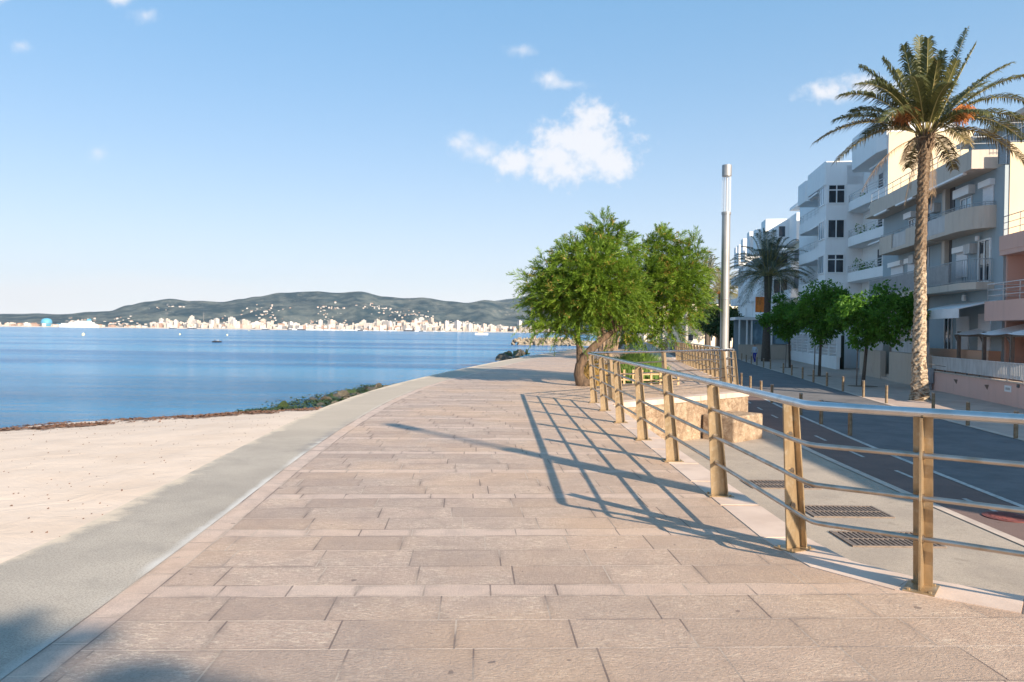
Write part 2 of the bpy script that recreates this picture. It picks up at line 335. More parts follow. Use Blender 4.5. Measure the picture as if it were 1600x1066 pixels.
leaf_mat('leaf_tamarisk', (.035, .10, .01), (.24, .36, .03), (.44, .28, .07), .87, 1.5, .28)
leaf_mat('leaf_street', (.035, .12, .014), (.16, .34, .035), None, .9, 1.4, .4)
leaf_mat('leaf_dark', (.022, .05, .015), (.06, .105, .024), None, .9, .8, .2)
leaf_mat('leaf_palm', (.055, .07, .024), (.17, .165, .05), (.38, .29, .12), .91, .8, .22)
leaf_mat('leaf_palm_low', (.11, .085, .035), (.20, .15, .06), (.30, .22, .10), .85, .8, .2)
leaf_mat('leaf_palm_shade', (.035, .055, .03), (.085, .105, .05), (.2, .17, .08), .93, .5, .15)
leaf_mat('leaf_palm_sunlit', (.11, .13, .04), (.30, .25, .09), (.45, .25, .06), .85, .5, .3)  # brighter palm leaf copy, sunlight put into the colour
leaf_mat('leaf_grass', (.10, .19, .04), (.20, .31, .07), None, .9, 2, .3)
leaf_mat('leaf_dry', (.36, .22, .07), (.46, .32, .11), None, .9, 2, .3)

# ------------------------------------------------------------------ mesh helpers
class MB:
    def __init__(s): s.v = []; s.f = []; s.sm = []
    def add(s, vs, fs, smooth=False):
        o = len(s.v); s.v += [tuple(p) for p in vs]; s.f += [tuple(i + o for i in f) for f in fs]; s.sm += [smooth] * len(fs); return s
    def box(s, x0, x1, y0, y1, z0, z1):
        if x0 > x1: x0, x1 = x1, x0
        if y0 > y1: y0, y1 = y1, y0
        v = [(x, y, z) for z in (z0, z1) for y in (y0, y1) for x in (x0, x1)]
        return s.add(v, [(0, 2, 3, 1), (4, 5, 7, 6), (0, 1, 5, 4), (2, 6, 7, 3), (0, 4, 6, 2), (1, 3, 7, 5)])
    def prism(s, pts, z0, z1):
        a = sum(pts[i][0] * pts[(i + 1) % len(pts)][1] - pts[(i + 1) % len(pts)][0] * pts[i][1] for i in range(len(pts)))
        if a < 0: pts = pts[::-1]
        n = len(pts); v = [(p[0], p[1], z0) for p in pts] + [(p[0], p[1], z1) for p in pts]
        f = [tuple(range(n - 1, -1, -1)), tuple(range(n, 2 * n))] + [(i, (i + 1) % n, n + (i + 1) % n, n + i) for i in range(n)]
        return s.add(v, f)
    def hexa(s, b, t):      # two quads bottom / top, same winding
        return s.add(list(b) + list(t), [(3, 2, 1, 0), (4, 5, 6, 7), (0, 1, 5, 4), (1, 2, 6, 5), (2, 3, 7, 6), (3, 0, 4, 7)])
    def tube(s, pts, r, n=8, caps=True, smooth=True):
        pts = [Vector(p) for p in pts]; k = len(pts); rr = r if isinstance(r, (list, tuple)) else [r] * k
        up = None; vs = []
        for i, p in enumerate(pts):
            d = (pts[min(i + 1, k - 1)] - pts[max(i - 1, 0)]).normalized()
            if up is None: up = Vector((0, 0, 1)) if abs(d.z) < .9 else Vector((1, 0, 0))
            a = d.cross(up).normalized(); b = a.cross(d).normalized(); up = b
            sc = 1.0
            if 0 < i < k - 1:
                c = (pts[i] - pts[i - 1]).normalized().dot((pts[i + 1] - pts[i]).normalized()); sc = 1 / max(.6, math.sqrt((1 + c) / 2))
            for j in range(n):
                th = 2 * math.pi * j / n; vs.append(p + (a * math.cos(th) * sc + b * math.sin(th)) * rr[i])
        fs = [(i * n + j, i * n + (j + 1) % n, (i + 1) * n + (j + 1) % n, (i + 1) * n + j) for i in range(k - 1) for j in range(n)]
        s.add(vs, fs, smooth)
        if caps: s.add([], [], 0); o = len(s.v) - k * n; s.f += [tuple(o + j for j in range(n - 1, -1, -1)), tuple(o + (k - 1) * n + j for j in range(n))]; s.sm += [False, False]
        return s
    def lathe(s, prof, n=20, cx=0, cy=0, smooth=True):
        vs = [(cx + r * math.cos(2 * math.pi * j / n), cy + r * math.sin(2 * math.pi * j / n), z) for r, z in prof for j in range(n)]
        k = len(prof); fs = [(i * n + j, i * n + (j + 1) % n, (i + 1) * n + (j + 1) % n, (i + 1) * n + j) for i in range(k - 1) for j in range(n)]
        s.add(vs, fs, smooth); o = len(s.v) - k * n
        s.f += [tuple(o + j for j in range(n - 1, -1, -1)), tuple(o + (k - 1) * n + j for j in range(n))]; s.sm += [False, False]; return s
    def build(s, name, mat, parent=None, loc=(0, 0, 0), rz=0, uv=None, label=None):
        me = bpy.data.meshes.new(name); me.from_pydata(s.v, [], s.f); me.polygons.foreach_set('use_smooth', s.sm); me.update()
        if any(s.sm) and len(s.v) < 20000: me.set_sharp_from_angle(angle=R(38))
        if uv:
            ul = me.uv_layers.new(name='UVMap')
            for l in me.loops: ul.data[l.index].uv = uv[l.vertex_index]
        me.materials.append(MATS[mat] if isinstance(mat, str) else mat)
        o = bpy.data.objects.new(name, me); COL.objects.link(o); o.location = loc; o.rotation_euler.z = rz
        if parent: o.parent = parent
        if label: o['label'] = label
        return o
def tag(o, label=None, cat=None, group=None, kind=None):
    for k, v in (('label', label), ('category', cat), ('group', group), ('kind', kind)):
        if v: o[k] = v
    return o
def thing(name, label, cat, loc=(0, 0, 0), rz=0, group=None):
    o = bpy.data.objects.new(name, None); COL.objects.link(o); o.location = loc; o.rotation_euler.z = rz; o.empty_display_size = .3
    return tag(o, label, cat, group)
def dup(root, loc, rz=0, label=None, group=None, scale=None):
    r = root.copy(); COL.objects.link(r); r.location = loc; r.rotation_euler.z = rz
    if scale: r.scale = scale if isinstance(scale, tuple) else (scale,) * 3
    if label: r['label'] = label
    if group: r['group'] = group
    for ch in list(root.children):
        c = ch.copy(); COL.objects.link(c); c.parent = r
        for g in ch.children:
            d = g.copy(); COL.objects.link(d); d.parent = c
    return r
def struct(o): o['kind'] = 'structure'; return o
def lerp(pl, y):     # x at y on a polyline of (x, y)
    for (x0, y0), (x1, y1) in zip(pl, pl[1:]):
        if y <= y1: return x0 + (x1 - x0) * (y - y0) / (y1 - y0)
    (x0, y0), (x1, y1) = pl[-2:]; return x0 + (x1 - x0) * (y - y0) / (y1 - y0)
def smooth_pl(pl, y, w=2.5): return sum(lerp(pl, y + k * w / 3) for k in range(-3, 4)) / 7
ROAD = -1.1; SEA = -1.25

# ------------------------------------------------------------------ sea, land, beach
mb = MB(); mb.add([(-9000, -800, SEA), (6000, -800, SEA), (6000, 8500, SEA), (-9000, 8500, SEA)], [(0, 1, 2, 3)])
struct(mb.build('sea', 'sea'))
EDGE = [(-2.0, -14), (-2.18, 0), (-2.29, 3.44), (-2.37, 5.67), (-2.72, 10.35), (-2.80, 16.0), (-2.72, 19.5), (-2.3, 24.0), (-1.45, 29.6), (.9, 44), (7.6, 75.7), (14.6, 108), (24.6, 152)]
SEAE = [(-3.3, -14), (-3.38, 0), (-3.44, 5.16), (-3.57, 7.73), (-3.92, 14.5), (-3.95, 17), (-3.67, 22.1), (-2.7, 29.63), (-.35, 44), (6.32, 75.73), (13.3, 108), (23, 152)]
land = [(-1, -60), (-1, 20), (1, 30), (3, 44), (9, 75), (16, 108), (26, 152), (40, 240), (66, 420), (120, 1200), (165, 3060), (2500, 3060), (2500, -60)]
mb = MB(); mb.add([(x, y, ROAD) for x, y in land], [tuple(range(len(land)))[::-1]])
struct(mb.build('footway_ground', 'footway'))
# beach: falls from the sea wall to the waterline
_a = G(0, 671, SEA); _b = G(430, 643, SEA); SH0 = _a.xy.copy(); SHD = (_b - _a).xy.normalized(); SHN = Vector((SHD.y, -SHD.x))
def beach_z(x, y):
    p = Vector((x, y)); d = (p - SH0).dot(SHN) + .45 * mnoise.noise((x * .3, y * .3, 0)) + .2 * mnoise.noise((x * 1.1, y * 1.1, 3))
    d += max(0, x + 6) * -.15
    if d < 0: return SEA + d * .09, d
    z = SEA + 1.06 * (1 - math.exp(-d / 8.0))
    return z + .018 * mnoise.noise((x * 1.5, y * 1.5, 0)) * min(1, d), d
mb = MB(); uv = []; NX, NY = 120, 150
for j in range(NY + 1):
    y = -8 + 46 * j / NY
    xr = smooth_pl(SEAE, y) + .3
    for i in range(NX + 1):
        x = xr - 34 * (i / NX) ** 1.35; z, d = beach_z(x, y); mb.v.append((x, y, min(z, -.03))); uv.append((d, y))
mb.f = [(j * (NX + 1) + i, (j + 1) * (NX + 1) + i, (j + 1) * (NX + 1) + i + 1, j * (NX + 1) + i + 1) for j in range(NY) for i in range(NX)]; mb.sm = [True] * len(mb.f)
struct(mb.build('beach', 'sand', uv=uv))

# ------------------------------------------------------------------ promenade
BND = [(14, -14), (14, -3.4), (6.6, 2.15), (3.18, 4.72), (2.68, 5.08), (2.42, 5.42), (2.34, 6.03), (2.26, 17.3), (6.62, 21.35), (6.98, 22.6), (10.3, 46.5), (16.2, 86), (22, 120), (27.5, 152)]
EP = []; v = -14.0; acc_v = 0
ys = [-14 + .4 * i for i in range(int((148 + 14) / .4))]
pts = [Vector((smooth_pl(EDGE, y), y)) for y in ys]
arc = [0.0]
for a, b in zip(pts, pts[1:]): arc.append(arc[-1] + (b - a).length)
def hit(p, d):
    best = None
    for a, b in zip(BND, BND[1:]):
        a = Vector(a); e = Vector(b) - a; den = d.x * e.y - d.y * e.x
        if abs(den) < 1e-9: continue
        w = a - p; tt = (w.x * e.y - w.y * e.x) / den; uu = (w.x * d.y - w.y * d.x) / den
        if -1e-6 <= uu <= 1 + 1e-6 and tt > .5 and (best is None or tt < best): best = tt
    return best or 14.0
mb = MB(); uv = []; NC = 10
for i, p in enumerate(pts):
    lo, hi = max(0, i - 5), min(len(pts) - 1, i + 5); d = (pts[hi] - pts[lo]).normalized(); pr = Vector((d.y, -d.x)); um = hit(p, pr)
    for k in range(NC + 1):
        u = um * k / NC; q = p + pr * u; mb.v.append((q.x, q.y, 0)); uv.append((u, arc[i] + .27))
mb.f = [(j * (NC + 1) + i, j * (NC + 1) + i + 1, (j + 1) * (NC + 1) + i + 1, (j + 1) * (NC + 1) + i) for j in range(len(pts) - 1) for i in range(NC)]; mb.sm = [False] * len(mb.f)
struct(mb.build('promenade', 'paving', uv=uv))
# sea wall: rough concrete margin, worn edge, face down to the water
mb = MB(); uv = []; K = 6
for i, p in enumerate(pts):
    sx = smooth_pl(SEAE, p.y) + .03 * mnoise.noise((0, p.y * .9, 0)); w = p.x - sx
    row = [(p.x, p.y, .001)] + [(p.x - w * k / K, p.y, .001) for k in range(1, K)] + [(sx + .05, p.y, -.002), (sx, p.y, -.05), (sx - .02, p.y, -2.2)]
    mb.v += row; uv += [(p.x - r[0], p.y) for r in row]
n = K + 3
mb.f = [(j * n + i, (j + 1) * n + i, (j + 1) * n + i + 1, j * n + i + 1) for j in range(len(pts) - 1) for i in range(n - 1)]; mb.sm = [False] * len(mb.f)
struct(mb.build('sea_wall', 'sea_wall', uv=uv))
# kerb stones under the railing + retaining wall below them
def offset_pl(pl, d):
    o = []
    for i, p in enumerate(pl):
        a = Vector(pl[max(0, i - 1)]); b = Vector(pl[min(len(pl) - 1, i + 1)]); p = Vector(p)
        e1 = (p - a).normalized() if i else None; e2 = (b - p).normalized() if i < len(pl) - 1 else None
        e = ((e1 or e2) + (e2 or e1)).normalized(); nrm = Vector((-e.y, e.x)); c = 1.0
        if e1 and e2: c = 1 / max(.5, nrm.dot(Vector((-e1.y, e1.x))))
        o.append(p + nrm * d * c)
    return o
inner = offset_pl(BND, .36)
mb = MB()
for (a, b), (c, d) in zip(zip(BND, BND[1:]), zip(inner, inner[1:])):
    a, b = Vector(a), Vector(b); nseg = max(1, round((b - a).length / 1.15))
    for k in range(nseg):
        t0, t1 = k / nseg + .002, (k + 1) / nseg - .003
        q = [a.lerp(b, t0), a.lerp(b, t1), c.lerp(d, t1), c.lerp(d, t0)]
        mb.hexa([(p.x, p.y, -.12) for p in q], [(p.x, p.y, .006) for p in q])
struct(mb.build('promenade_edge', 'curb_stone'))
mb = MB(); o1 = offset_pl(BND, .03); o2 = offset_pl(BND, .3)
for i in range(len(BND) - 1):
    q = [o1[i], o1[i + 1], o2[i + 1], o2[i]]; mb.hexa([(p.x, p.y, -1.4) for p in q], [(p.x, p.y, -.121) for p in q])
tag(mb.build('retaining_wall', 'rough_stone'), 'rough beige stone retaining wall holding up the paved terrace behind the railing', 'wall')
# protruding lower block at the wall corner
e = (Vector((6.62, 21.35)) - Vector((2.26, 17.3))).normalized(); nn = Vector((e.y, -e.x))
def wp(s, d): q = Vector((2.26, 17.3)) + e * s + nn * d; return (q.x, q.y)
mb = MB(); random.seed(3)
q = [wp(3.6, .02), wp(3.6, .95), wp(5.0, .95), wp(5.0, .02)]
mb.hexa([(x, y, -1.2) for x, y in q], [(x + .01, y + .01, -.45) for x, y in q])
sbk = mb.build('stone_block', 'rough_stone'); bv = sbk.modifiers.new('bevel', 'BEVEL'); bv.width = .05; bv.segments = 3
tag(sbk, 'low rough stone block stepping out at the foot of the terrace wall', 'stone block')

# ------------------------------------------------------------------ road, bike lane, footways
KIN = [(6.62, -30), (6.62, 9.87), (6.7, 13), (6.9, 18.2), (7.6, 26), (9.2, 36), (11.2, 48), (14.5, 67), (23.5, 120), (42, 230)]
WHT = [(7.7, -30), (7.75, 6), (8.15, 12.36), (8.75, 18.7), (9.75, 26.6), (11.6, 38.6), (13.3, 48), (16.6, 67), (25.8, 120), (44, 230)]
FAR = [(12.6, -30), (12.75, 14), (13.5, 20.4), (13.95, 24), (14.9, 30.6), (16.05, 37), (17.3, 43.7), (18.7, 51), (20.7, 63), (23, 75), (33, 124), (53, 230)]
def strip(L, Rr, z, y0, y1, st, name, mat, kind=True):
    mb = MB(); n = int((y1 - y0) / st)
    for i in range(n + 1):
        y = y0 + st * i; mb.v += [(L(y), y, z), (Rr(y), y, z)]
    mb.f = [(2 * i, 2 * i + 1, 2 * i + 3, 2 * i + 2) for i in range(n)]; mb.sm = [False] * n
    o = mb.build(name, mat); return struct(o) if kind else o
kin = lambda y: smooth_pl(KIN, y); wht = lambda y: smooth_pl(WHT, y); far = lambda y: smooth_pl(FAR, y)
strip(lambda y: kin(y) + .16, lambda y: wht(y) + .1, ROAD + .004, -30, 228, 1, 'bike_lane', 'bike_red')
strip(lambda y: wht(y), lambda y: far(y) - .12, ROAD + .008, -30, 228, 1, 'road', 'asphalt')
strip(lambda y: wht(y) - .06, lambda y: wht(y) + .06, ROAD + .012, -30, 120, 1, 'lane_line', 'line_paint')
strip(lambda y: kin(y), lambda y: kin(y) + .16, ROAD + .012, -30, 228, 1, 'kerb', 'kerb')
strip(lambda y: far(y) - .12, lambda y: far(y) + .1, ROAD + .02, -30, 228, 1, 'far_kerb', 'kerb')
strip(lambda y: far(y) + .1, lambda y: far(y) + 30, ROAD + .012, -30, 228, 1, 'pavement', 'pave_pink')
mb = MB()
y = 4.0
while y < 75:
    c0 = (kin(y) + wht(y)) / 2 + .1; c1 = (kin(y + .95) + wht(y + .95)) / 2 + .1
    mb.add([(c0 - .04, y, ROAD + .012), (c0 + .04, y, ROAD + .012), (c1 + .04, y + .95, ROAD + .012), (c1 - .04, y + .95, ROAD + .012)], [(0, 1, 2, 3)]); y += 2.6
struct(mb.build('lane_dashes', 'line_paint'))
# manhole and grates
mh = G(1575, 809, ROAD)
t = thing('manhole_cover', 'round red iron manhole cover set in the sunlit cycle lane', 'manhole cover', (mh.x, mh.y, ROAD + .006))
MB().lathe([(.34, 0), (.34, .012), (.31, .014)], 28).build('rim', 'manhole_red', t)
mb = MB(); mb.lathe([(.30, 0), (.30, .016)], 28)
for k in range(-4, 5): mb.box(-.25 + abs(k) * .02, .25 - abs(k) * .02, k * .055 - .01, k * .055 + .01, .016, .021)
mb.build('lid', 'manhole_red', t)
gl = ['nearest iron drain grate in the footway, just behind the first railing post', 'iron drain grate in the footway, the middle one of three', 'farthest iron drain grate in the footway, beside the second railing post']
for k, (ax, ay, bx, by) in enumerate([(1307, 833, 1466, 855), (1251, 792, 1390, 809), (1167, 752, 1273, 764)]):
    a = G(ax, ay, ROAD); b = G(bx, by, ROAD); cx, cy = (a.x + b.x) / 2, (a.y + b.y) / 2
    t = thing('drain_grate', gl[k], 'drain grate', (cx, cy, ROAD), R(0), 'drain grates in the footway')
    mb = MB(); w, h = .56, .34
    mb.box(-w - .04, w + .04, -h - .03, -h, .002, .02).box(-w - .04, w + .04, h, h + .03, .002, .02).box(-w - .04, -w, -h, h, .002, .02).box(w, w + .04, -h, h, .002, .02); mb.build('frame', 'iron', t)
    mb = MB()
    for i in range(17):
        x = -w + .01 + i * 2 * w / 17; mb.hexa([(x, -h, .002), (x + .034, -h, .002), (x + .034, h, .002), (x, h, .002)], [(x, -h, .016), (x + .034, -h, .016), (x + .034, h, .016), (x, h, .016)])
    mb.box(-w, w, -.012, .012, .003, .018); mb.build('bars', 'iron', t)
    MB().box(-w, w, -h, h, .0005, .0015).build('pit', 'grey_wood', t)

# ------------------------------------------------------------------ railings
POST_W = .011
def post_mesh(tan, inn, h=1.095, lean=.085):
    """tan: unit along the rail, inn: unit towards the promenade"""
    tan = Vector((*tan, 0)); inn = Vector((*inn, 0)); Z = Vector((0, 0, 1))
    def P(a, b, c): return tan * a + inn * b + Z * c
    web = MB(); hw = .006
    web.hexa([P(-hw, -.072, .014), P(hw, -.072, .014), P(hw, .072, .014), P(-hw, .072, .014)], [P(-hw, lean - .045, h), P(hw, lean - .045, h), P(hw, lean + .045, h), P(-hw, lean + .045, h)])
    fl = MB(); fw = .056
    fl.hexa([P(-fw, -.084, .014), P(fw, -.084, .014), P(fw, -.0725, .014), P(-fw, -.0725, .014)], [P(-fw, lean - .057, h), P(fw, lean - .057, h), P(fw, lean - .0455, h), P(-fw, lean - .0455, h)])
    bp = MB(); bp.hexa([P(-.09, -.13, .004), P(.09, -.13, .004), P(.09, .11, .004), P(-.09, .11, .004)], [P(-.09, -.13, .0135), P(.09, -.13, .0135), P(.09, .11, .0135), P(-.09, .11, .0135)])
    for a in (-.06, .06):
        for b in (-.1, .085): bp.tube([P(a, b, .013), P(a, b, .026)], .012, 6)
    cl = []
    for zf in (.33, .59, .86):
        cb = lean * zf / h; cl.append(MB().tube([P(-.016, cb, zf), P(.016, cb, zf)], .027, 10))
    return web, fl, bp, cl
def railing(label, posts, path, bronze='bronze', inn_side=1, tops='steel'):
    t = thing('railing', label, 'railing', (posts[0][0], posts[0][1], 0)); o = Vector((posts[0][0], posts[0][1], 0))
    P2 = [Vector(p) for p in path]
    def tang(p):
        best = None
        for i in range(len(P2) - 1):
            a, b = P2[i], P2[i + 1]; f = max(0, min(1, (p - a).dot(b - a) / (b - a).length_squared)); d = (a.lerp(b, f) - p).length
            if best is None or d < best[0] - 1e-6: best = (d, i)
        i = best[1]; v = (P2[i + 1] - P2[i]).normalized()
        for j in (i, i + 1):
            if 0 < j < len(P2) - 1 and (P2[j] - p).length < .6: v = ((P2[j] - P2[j - 1]).normalized() + (P2[j + 1] - P2[j]).normalized()).normalized()
        return v
    for p in posts:
        p = Vector(p[:2]); tg = tang(p); inn = Vector((-tg.y, tg.x)) * inn_side
        web, fl, bp, cl = post_mesh(tg, inn)
        L = (p.x - o.x, p.y - o.y, 0)
        w = web.build('post', bronze, t, L); fl.build('flange', bronze, w); bp.build('base_plate', bronze, w); [c_.build('collar', 'steel_dull', w) for c_ in cl]
    def railpath(z, lean=.085, hh=1.095):
        off = offset_pl([tuple(p) for p in path], lean * min(z, hh) / hh * inn_side)
        out = []
        for i, p in enumerate(off):      # round the corners
            if 0 < i < len(off) - 1:
                for k in (-.12, -.04, .04, .12):
                    q = off[i - 1] if k < 0 else off[i + 1]; l = (q - p).length; a = p + (q - p) * (abs(k) / l)
                    if abs(k) < .1: a = a * .85 + (off[i - 1] * (.12 / (off[i - 1] - p).length) + p * (1 - .12 / (off[i - 1] - p).length)) * .075 + (off[i + 1] * (.12 / (off[i + 1] - p).length) + p * (1 - .12 / (off[i + 1] - p).length)) * .075
                    out.append((a.x - o.x, a.y - o.y, z))
            else: out.append((p.x - o.x, p.y - o.y, z))
        return out
    MB().tube(railpath(1.127), .031, 16).build('handrail', tops, t)
    for z in (.33, .59, .86): MB().tube(railpath(z), .0175, 10).build('rail', 'steel_dull', t)
    return t
NP = [(6.2, 2.13), (5.0, 3.03), (3.8, 3.93), (2.60, 4.83), (2.12, 5.72), (2.06, 7.58), (2.02, 9.6), (1.97, 11.5), (1.94, 13.66), (1.91, 15.75), (1.88, 17.5)]
railing('near bronze and steel railing bending along the promenade edge in the foreground', NP, [(6.6, 1.83), (2.60, 4.83), (2.08, 5.2), (2.05, 7.6), (1.87, 17.75)], inn_side=1)
A0, A1 = Vector((1.93, 17.85)), Vector((6.72, 23.1))
railing('railing across the top of the stone terrace wall beside the tree', [tuple(A0.lerp(A1, f)) for f in (.095, .44, .91)], [tuple(A0), tuple(A1)], inn_side=1)
B0, B1 = Vector((6.8, 23.25)), Vector((9.95, 46.2))
railing('railing with close bronze posts along the road side of the terrace', [tuple(B0.lerp(B1, i / 17)) for i in range(18)], [tuple(B0), tuple(B1)], inn_side=1)

# ------------------------------------------------------------------ street lamps
def make_lamp(label, loc):
    t = thing('street_lamp', label, 'street lamp', loc, 0, 'cylindrical lamps along the promenade')
    p = MB().lathe([(.17, 0), (.17, .02), (.135, .022), (.135, 2.7), (.132, 5.42), (.148, 5.425), (.148, 5.50), (.12, 5.505)], 24).build('pole', 'lamp_metal', t)
    MB().hexa([(-.05, -.140, .45), (.05, -.140, .45), (.05, -.128, .45), (-.05, -.128, .45)], [(-.05, -.140, .85), (.05, -.140, .85), (.05, -.128, .85), (-.05, -.128, .85)]).build('service_door', 'lamp_cap', t)
    MB().lathe([(.1355, 2.70), (.139, 2.705), (.139, 2.73), (.1355, 2.735)], 24).build('band', 'lamp_cap', t)
    mb = MB()
    for k in range(4): mb.tube([(.105 * math.cos(k * 1.5708 + .5), .105 * math.sin(k * 1.5708 + .5), 5.5), (.105 * math.cos(k * 1.5708 + .5), .105 * math.sin(k * 1.5708 + .5), 6.66)], .009, 6)
    mb.build('rods', 'lamp_metal', t)
    MB().tube([(0, 0, 5.5), (0, 0, 6.66)], .026, 8).build('light_tube', 'frame_white', t)
    gm = MATS.get('lamp_glass')
    if not gm:
        g = NT('lamp_glass'); g.done((.95, .97, 1), .02); tr = g.n.new('ShaderNodeBsdfTransparent'); ms = g.n.new('ShaderNodeMixShader')
        lw = g.n.new('ShaderNodeLayerWeight'); lw.inputs[0].default_value = .25
        g.l.new(g.math('MULTIPLY_ADD', lw.outputs[1], .55, .08), ms.inputs[0]); g.l.new(tr.outputs[0], ms.inputs[1]); g.l.new(g.b.outputs[0], ms.inputs[2]); g.l.new(ms.outputs[0], g.out.inputs[0]); MATS['lamp_glass'] = g.m
    n = 24; mb = MB(); mb.add([(.14 * math.cos(2 * math.pi * j / n), .14 * math.sin(2 * math.pi * j / n), z) for z in (5.505, 6.655) for j in range(n)], [(j, (j + 1) % n, n + (j + 1) % n, n + j) for j in range(n)], True)
    mb.build('glass', 'lamp_glass', t)
    MB().lathe([(.13, 6.64), (.15, 6.645), (.15, 6.98), (.145, 7.0), (.0, 7.005)], 24).build('cap', 'lamp_cap', t)
    return t
lamp = make_lamp('tall silver lamp with glass cylinder head beside the terrace railing', (6.80, 24.6, 0))
for k, (x, y, lab) in enumerate([(9.85, 43.5, 'second silver lamp post, half hidden under the tree crown'), (12.75, 62, 'third silver lamp post along the promenade, in tree shade'), (15.75, 81, 'slim far lamp post beside the walking person'), (18.6, 100, 'very far lamp post, fifth along the promenade'), (21.5, 119, 'very far lamp post, sixth along the promenade'), (24.4, 138, 'farthest lamp post where the promenade ends'), (7.35, .9, 'lamp post standing beside the camera, out of frame, casting the long thin shadow')]):
    dup(lamp, (x, y, 0), .3 * k, lab)

# ------------------------------------------------------------------ bollards
def make_bollard(label, loc, group):
    t = thing('bollard', label, 'bollard', loc, 0, group)
    MB().lathe([(.055, 0), (.055, .70)], 14).build('post', 'bollard_metal', t)
    MB().lathe([(.058, .70), (.058, .735), (.05, .742)], 14).build('cap', 'steel_dull', t)
    return t
g1 = 'bollards between cycle lane and road'; g2 = 'bollards along the far pavement'
nearb = [(1328, 681), (1283, 663.5), (1251, 649), (1206, 630), (1189, 622), (1172.5, 612), (1158.6, 605.6)]
farb = [(1587, 686), (1512, 666), (1458, 647), (1385, 631), (1349, 621), (1317, 612), (1292, 604), (1271, 598), (1254, 592.5), (1237, 587), (1224, 583.5), (1203.6, 577), (1193, 574.5), (1182.6, 571), (1174, 569), (1166, 566), (1159, 563)]
b0 = None
ord_ = ['nearest', 'second', 'third', 'fourth', 'fifth', 'sixth', 'seventh', 'eighth', 'ninth', 'tenth', 'eleventh', 'twelfth', 'thirteenth', 'fourteenth', 'fifteenth', 'sixteenth', 'seventeenth']
for k, (x, y) in enumerate(nearb):
    p = G(x, y, ROAD); lab = ord_[k] + ' bollard of the row between cycle lane and road'; loc = (p.x, p.y, ROAD + .006)
    if b0 is None: b0 = make_bollard(lab, loc, g1)
    else: dup(b0, loc, 0, lab)
for k, (x, y) in enumerate(farb):
    p = G(x, y, ROAD); dup(b0, (p.x, p.y, ROAD + .012), 0, ord_[k] + ' bollard of the row along the far pavement edge', g2)

# ------------------------------------------------------------------ foliage helpers
rnd = random.Random(11)
def rdir():
    while True:
        v = Vector((rnd.uniform(-1, 1), rnd.uniform(-1, 1), rnd.uniform(-1, 1)))
        if .05 < v.length < 1: return v.normalized()
def sprays(mb, blobs, per_m3, blades, length, width, up=.35, center=None):
    for c, r, sq in blobs:
        n = max(6, int(per_m3 * r ** 2))
        for _ in range(n):
            d = rdir()
            if d.z < -.5: d.z *= .4; d.normalize()
            rr = r * (rnd.random() ** .45); p = c + Vector((d.x * rr, d.y * rr, d.z * rr * sq))
            o = (d * .8 + Vector((0, 0, up)) + rdir() * .45).normalized(); sz = rnd.uniform(.7, 1.3)
            for _ in range(blades):
                b = (o + rdir() * .55).normalized(); L = length * sz * rnd.uniform(.5, 1.2)
                s = p + rdir() * .16 * sz; side = b.cross(rdir()).normalized() * width * rnd.uniform(.6, 1.3)
                mid = s + b * L * .55 + Vector((0, 0, .03 * L)); tip = s + b * L - Vector((0, 0, .16 * L))
                mb.add([s, mid + side, tip, mid - side], [(0, 1, 2, 3)])
def leaves(mb, blobs, per, lsize, clump=14, spread=.28, droop=.3):
    for c, r, sq in blobs:
        for _ in range(int(per * r * r)):
            d = rdir(); rr = r * (rnd.random() ** .4); p = c + Vector((d.x * rr, d.y * rr, d.z * rr * sq))
            for _ in range(clump):
                q = p + rdir() * spread * rnd.random()
                a = (rdir() + d * .5 + Vector((0, 0, -droop))).normalized(); L = lsize * rnd.uniform(.6, 1.25); w = a.cross(rdir()).normalized() * L * .26
                k = a * L; nrm = a.cross(w).normalized() * L * .08
                mb.add([q, q + k * .45 + w + nrm, q + k, q + k * .45 - w + nrm], [(0, 1, 2, 3)])
def limb(mb, a, b, r0, r1, bend=.15, n=6, k=7):
    a, b = Vector(a), Vector(b); off = rdir() * (b - a).length * bend; pts = []
    for i in range(k):
        t = i / (k - 1); pts.append(a.lerp(b, t) + off * math.sin(math.pi * t) * .6)
    mb.tube(pts, [r0 + (r1 - r0) * i / (k - 1) for i in range(k)], n)
    return pts

def plumes(mb, blobs, per, blades, length, width):
    for c, r, sq in blobs:
        for _ in range(max(5, int(per * r * r))):
            d = rdir()
            if d.z < -.6: d.z *= .4; d.normalize()
            rr = r * (rnd.random() ** .33); p = c + Vector((d.x * rr, d.y * rr, d.z * rr * sq))
            o = (d * .9 + Vector((0, 0, .25)) + rdir() * .5).normalized(); L = length * rnd.uniform(.6, 1.35); sag = rnd.uniform(.1, .45)
            for k in range(blades):
                t = (k + rnd.random()) / blades; q = p + o * L * t - Vector((0, 0, sag * L * t * t))
                b = (o * .9 + rdir() * .62 - Vector((0, 0, sag * t))).normalized(); l = L * .42 * (1.1 - .75 * t) * rnd.uniform(.7, 1.2)
                side = b.cross(rdir()).normalized() * width * rnd.uniform(.7, 1.3)
                mb.add([q, q + b * l * .5 + side, q + b * l, q + b * l * .5 - side], [(0, 1, 2, 3)])

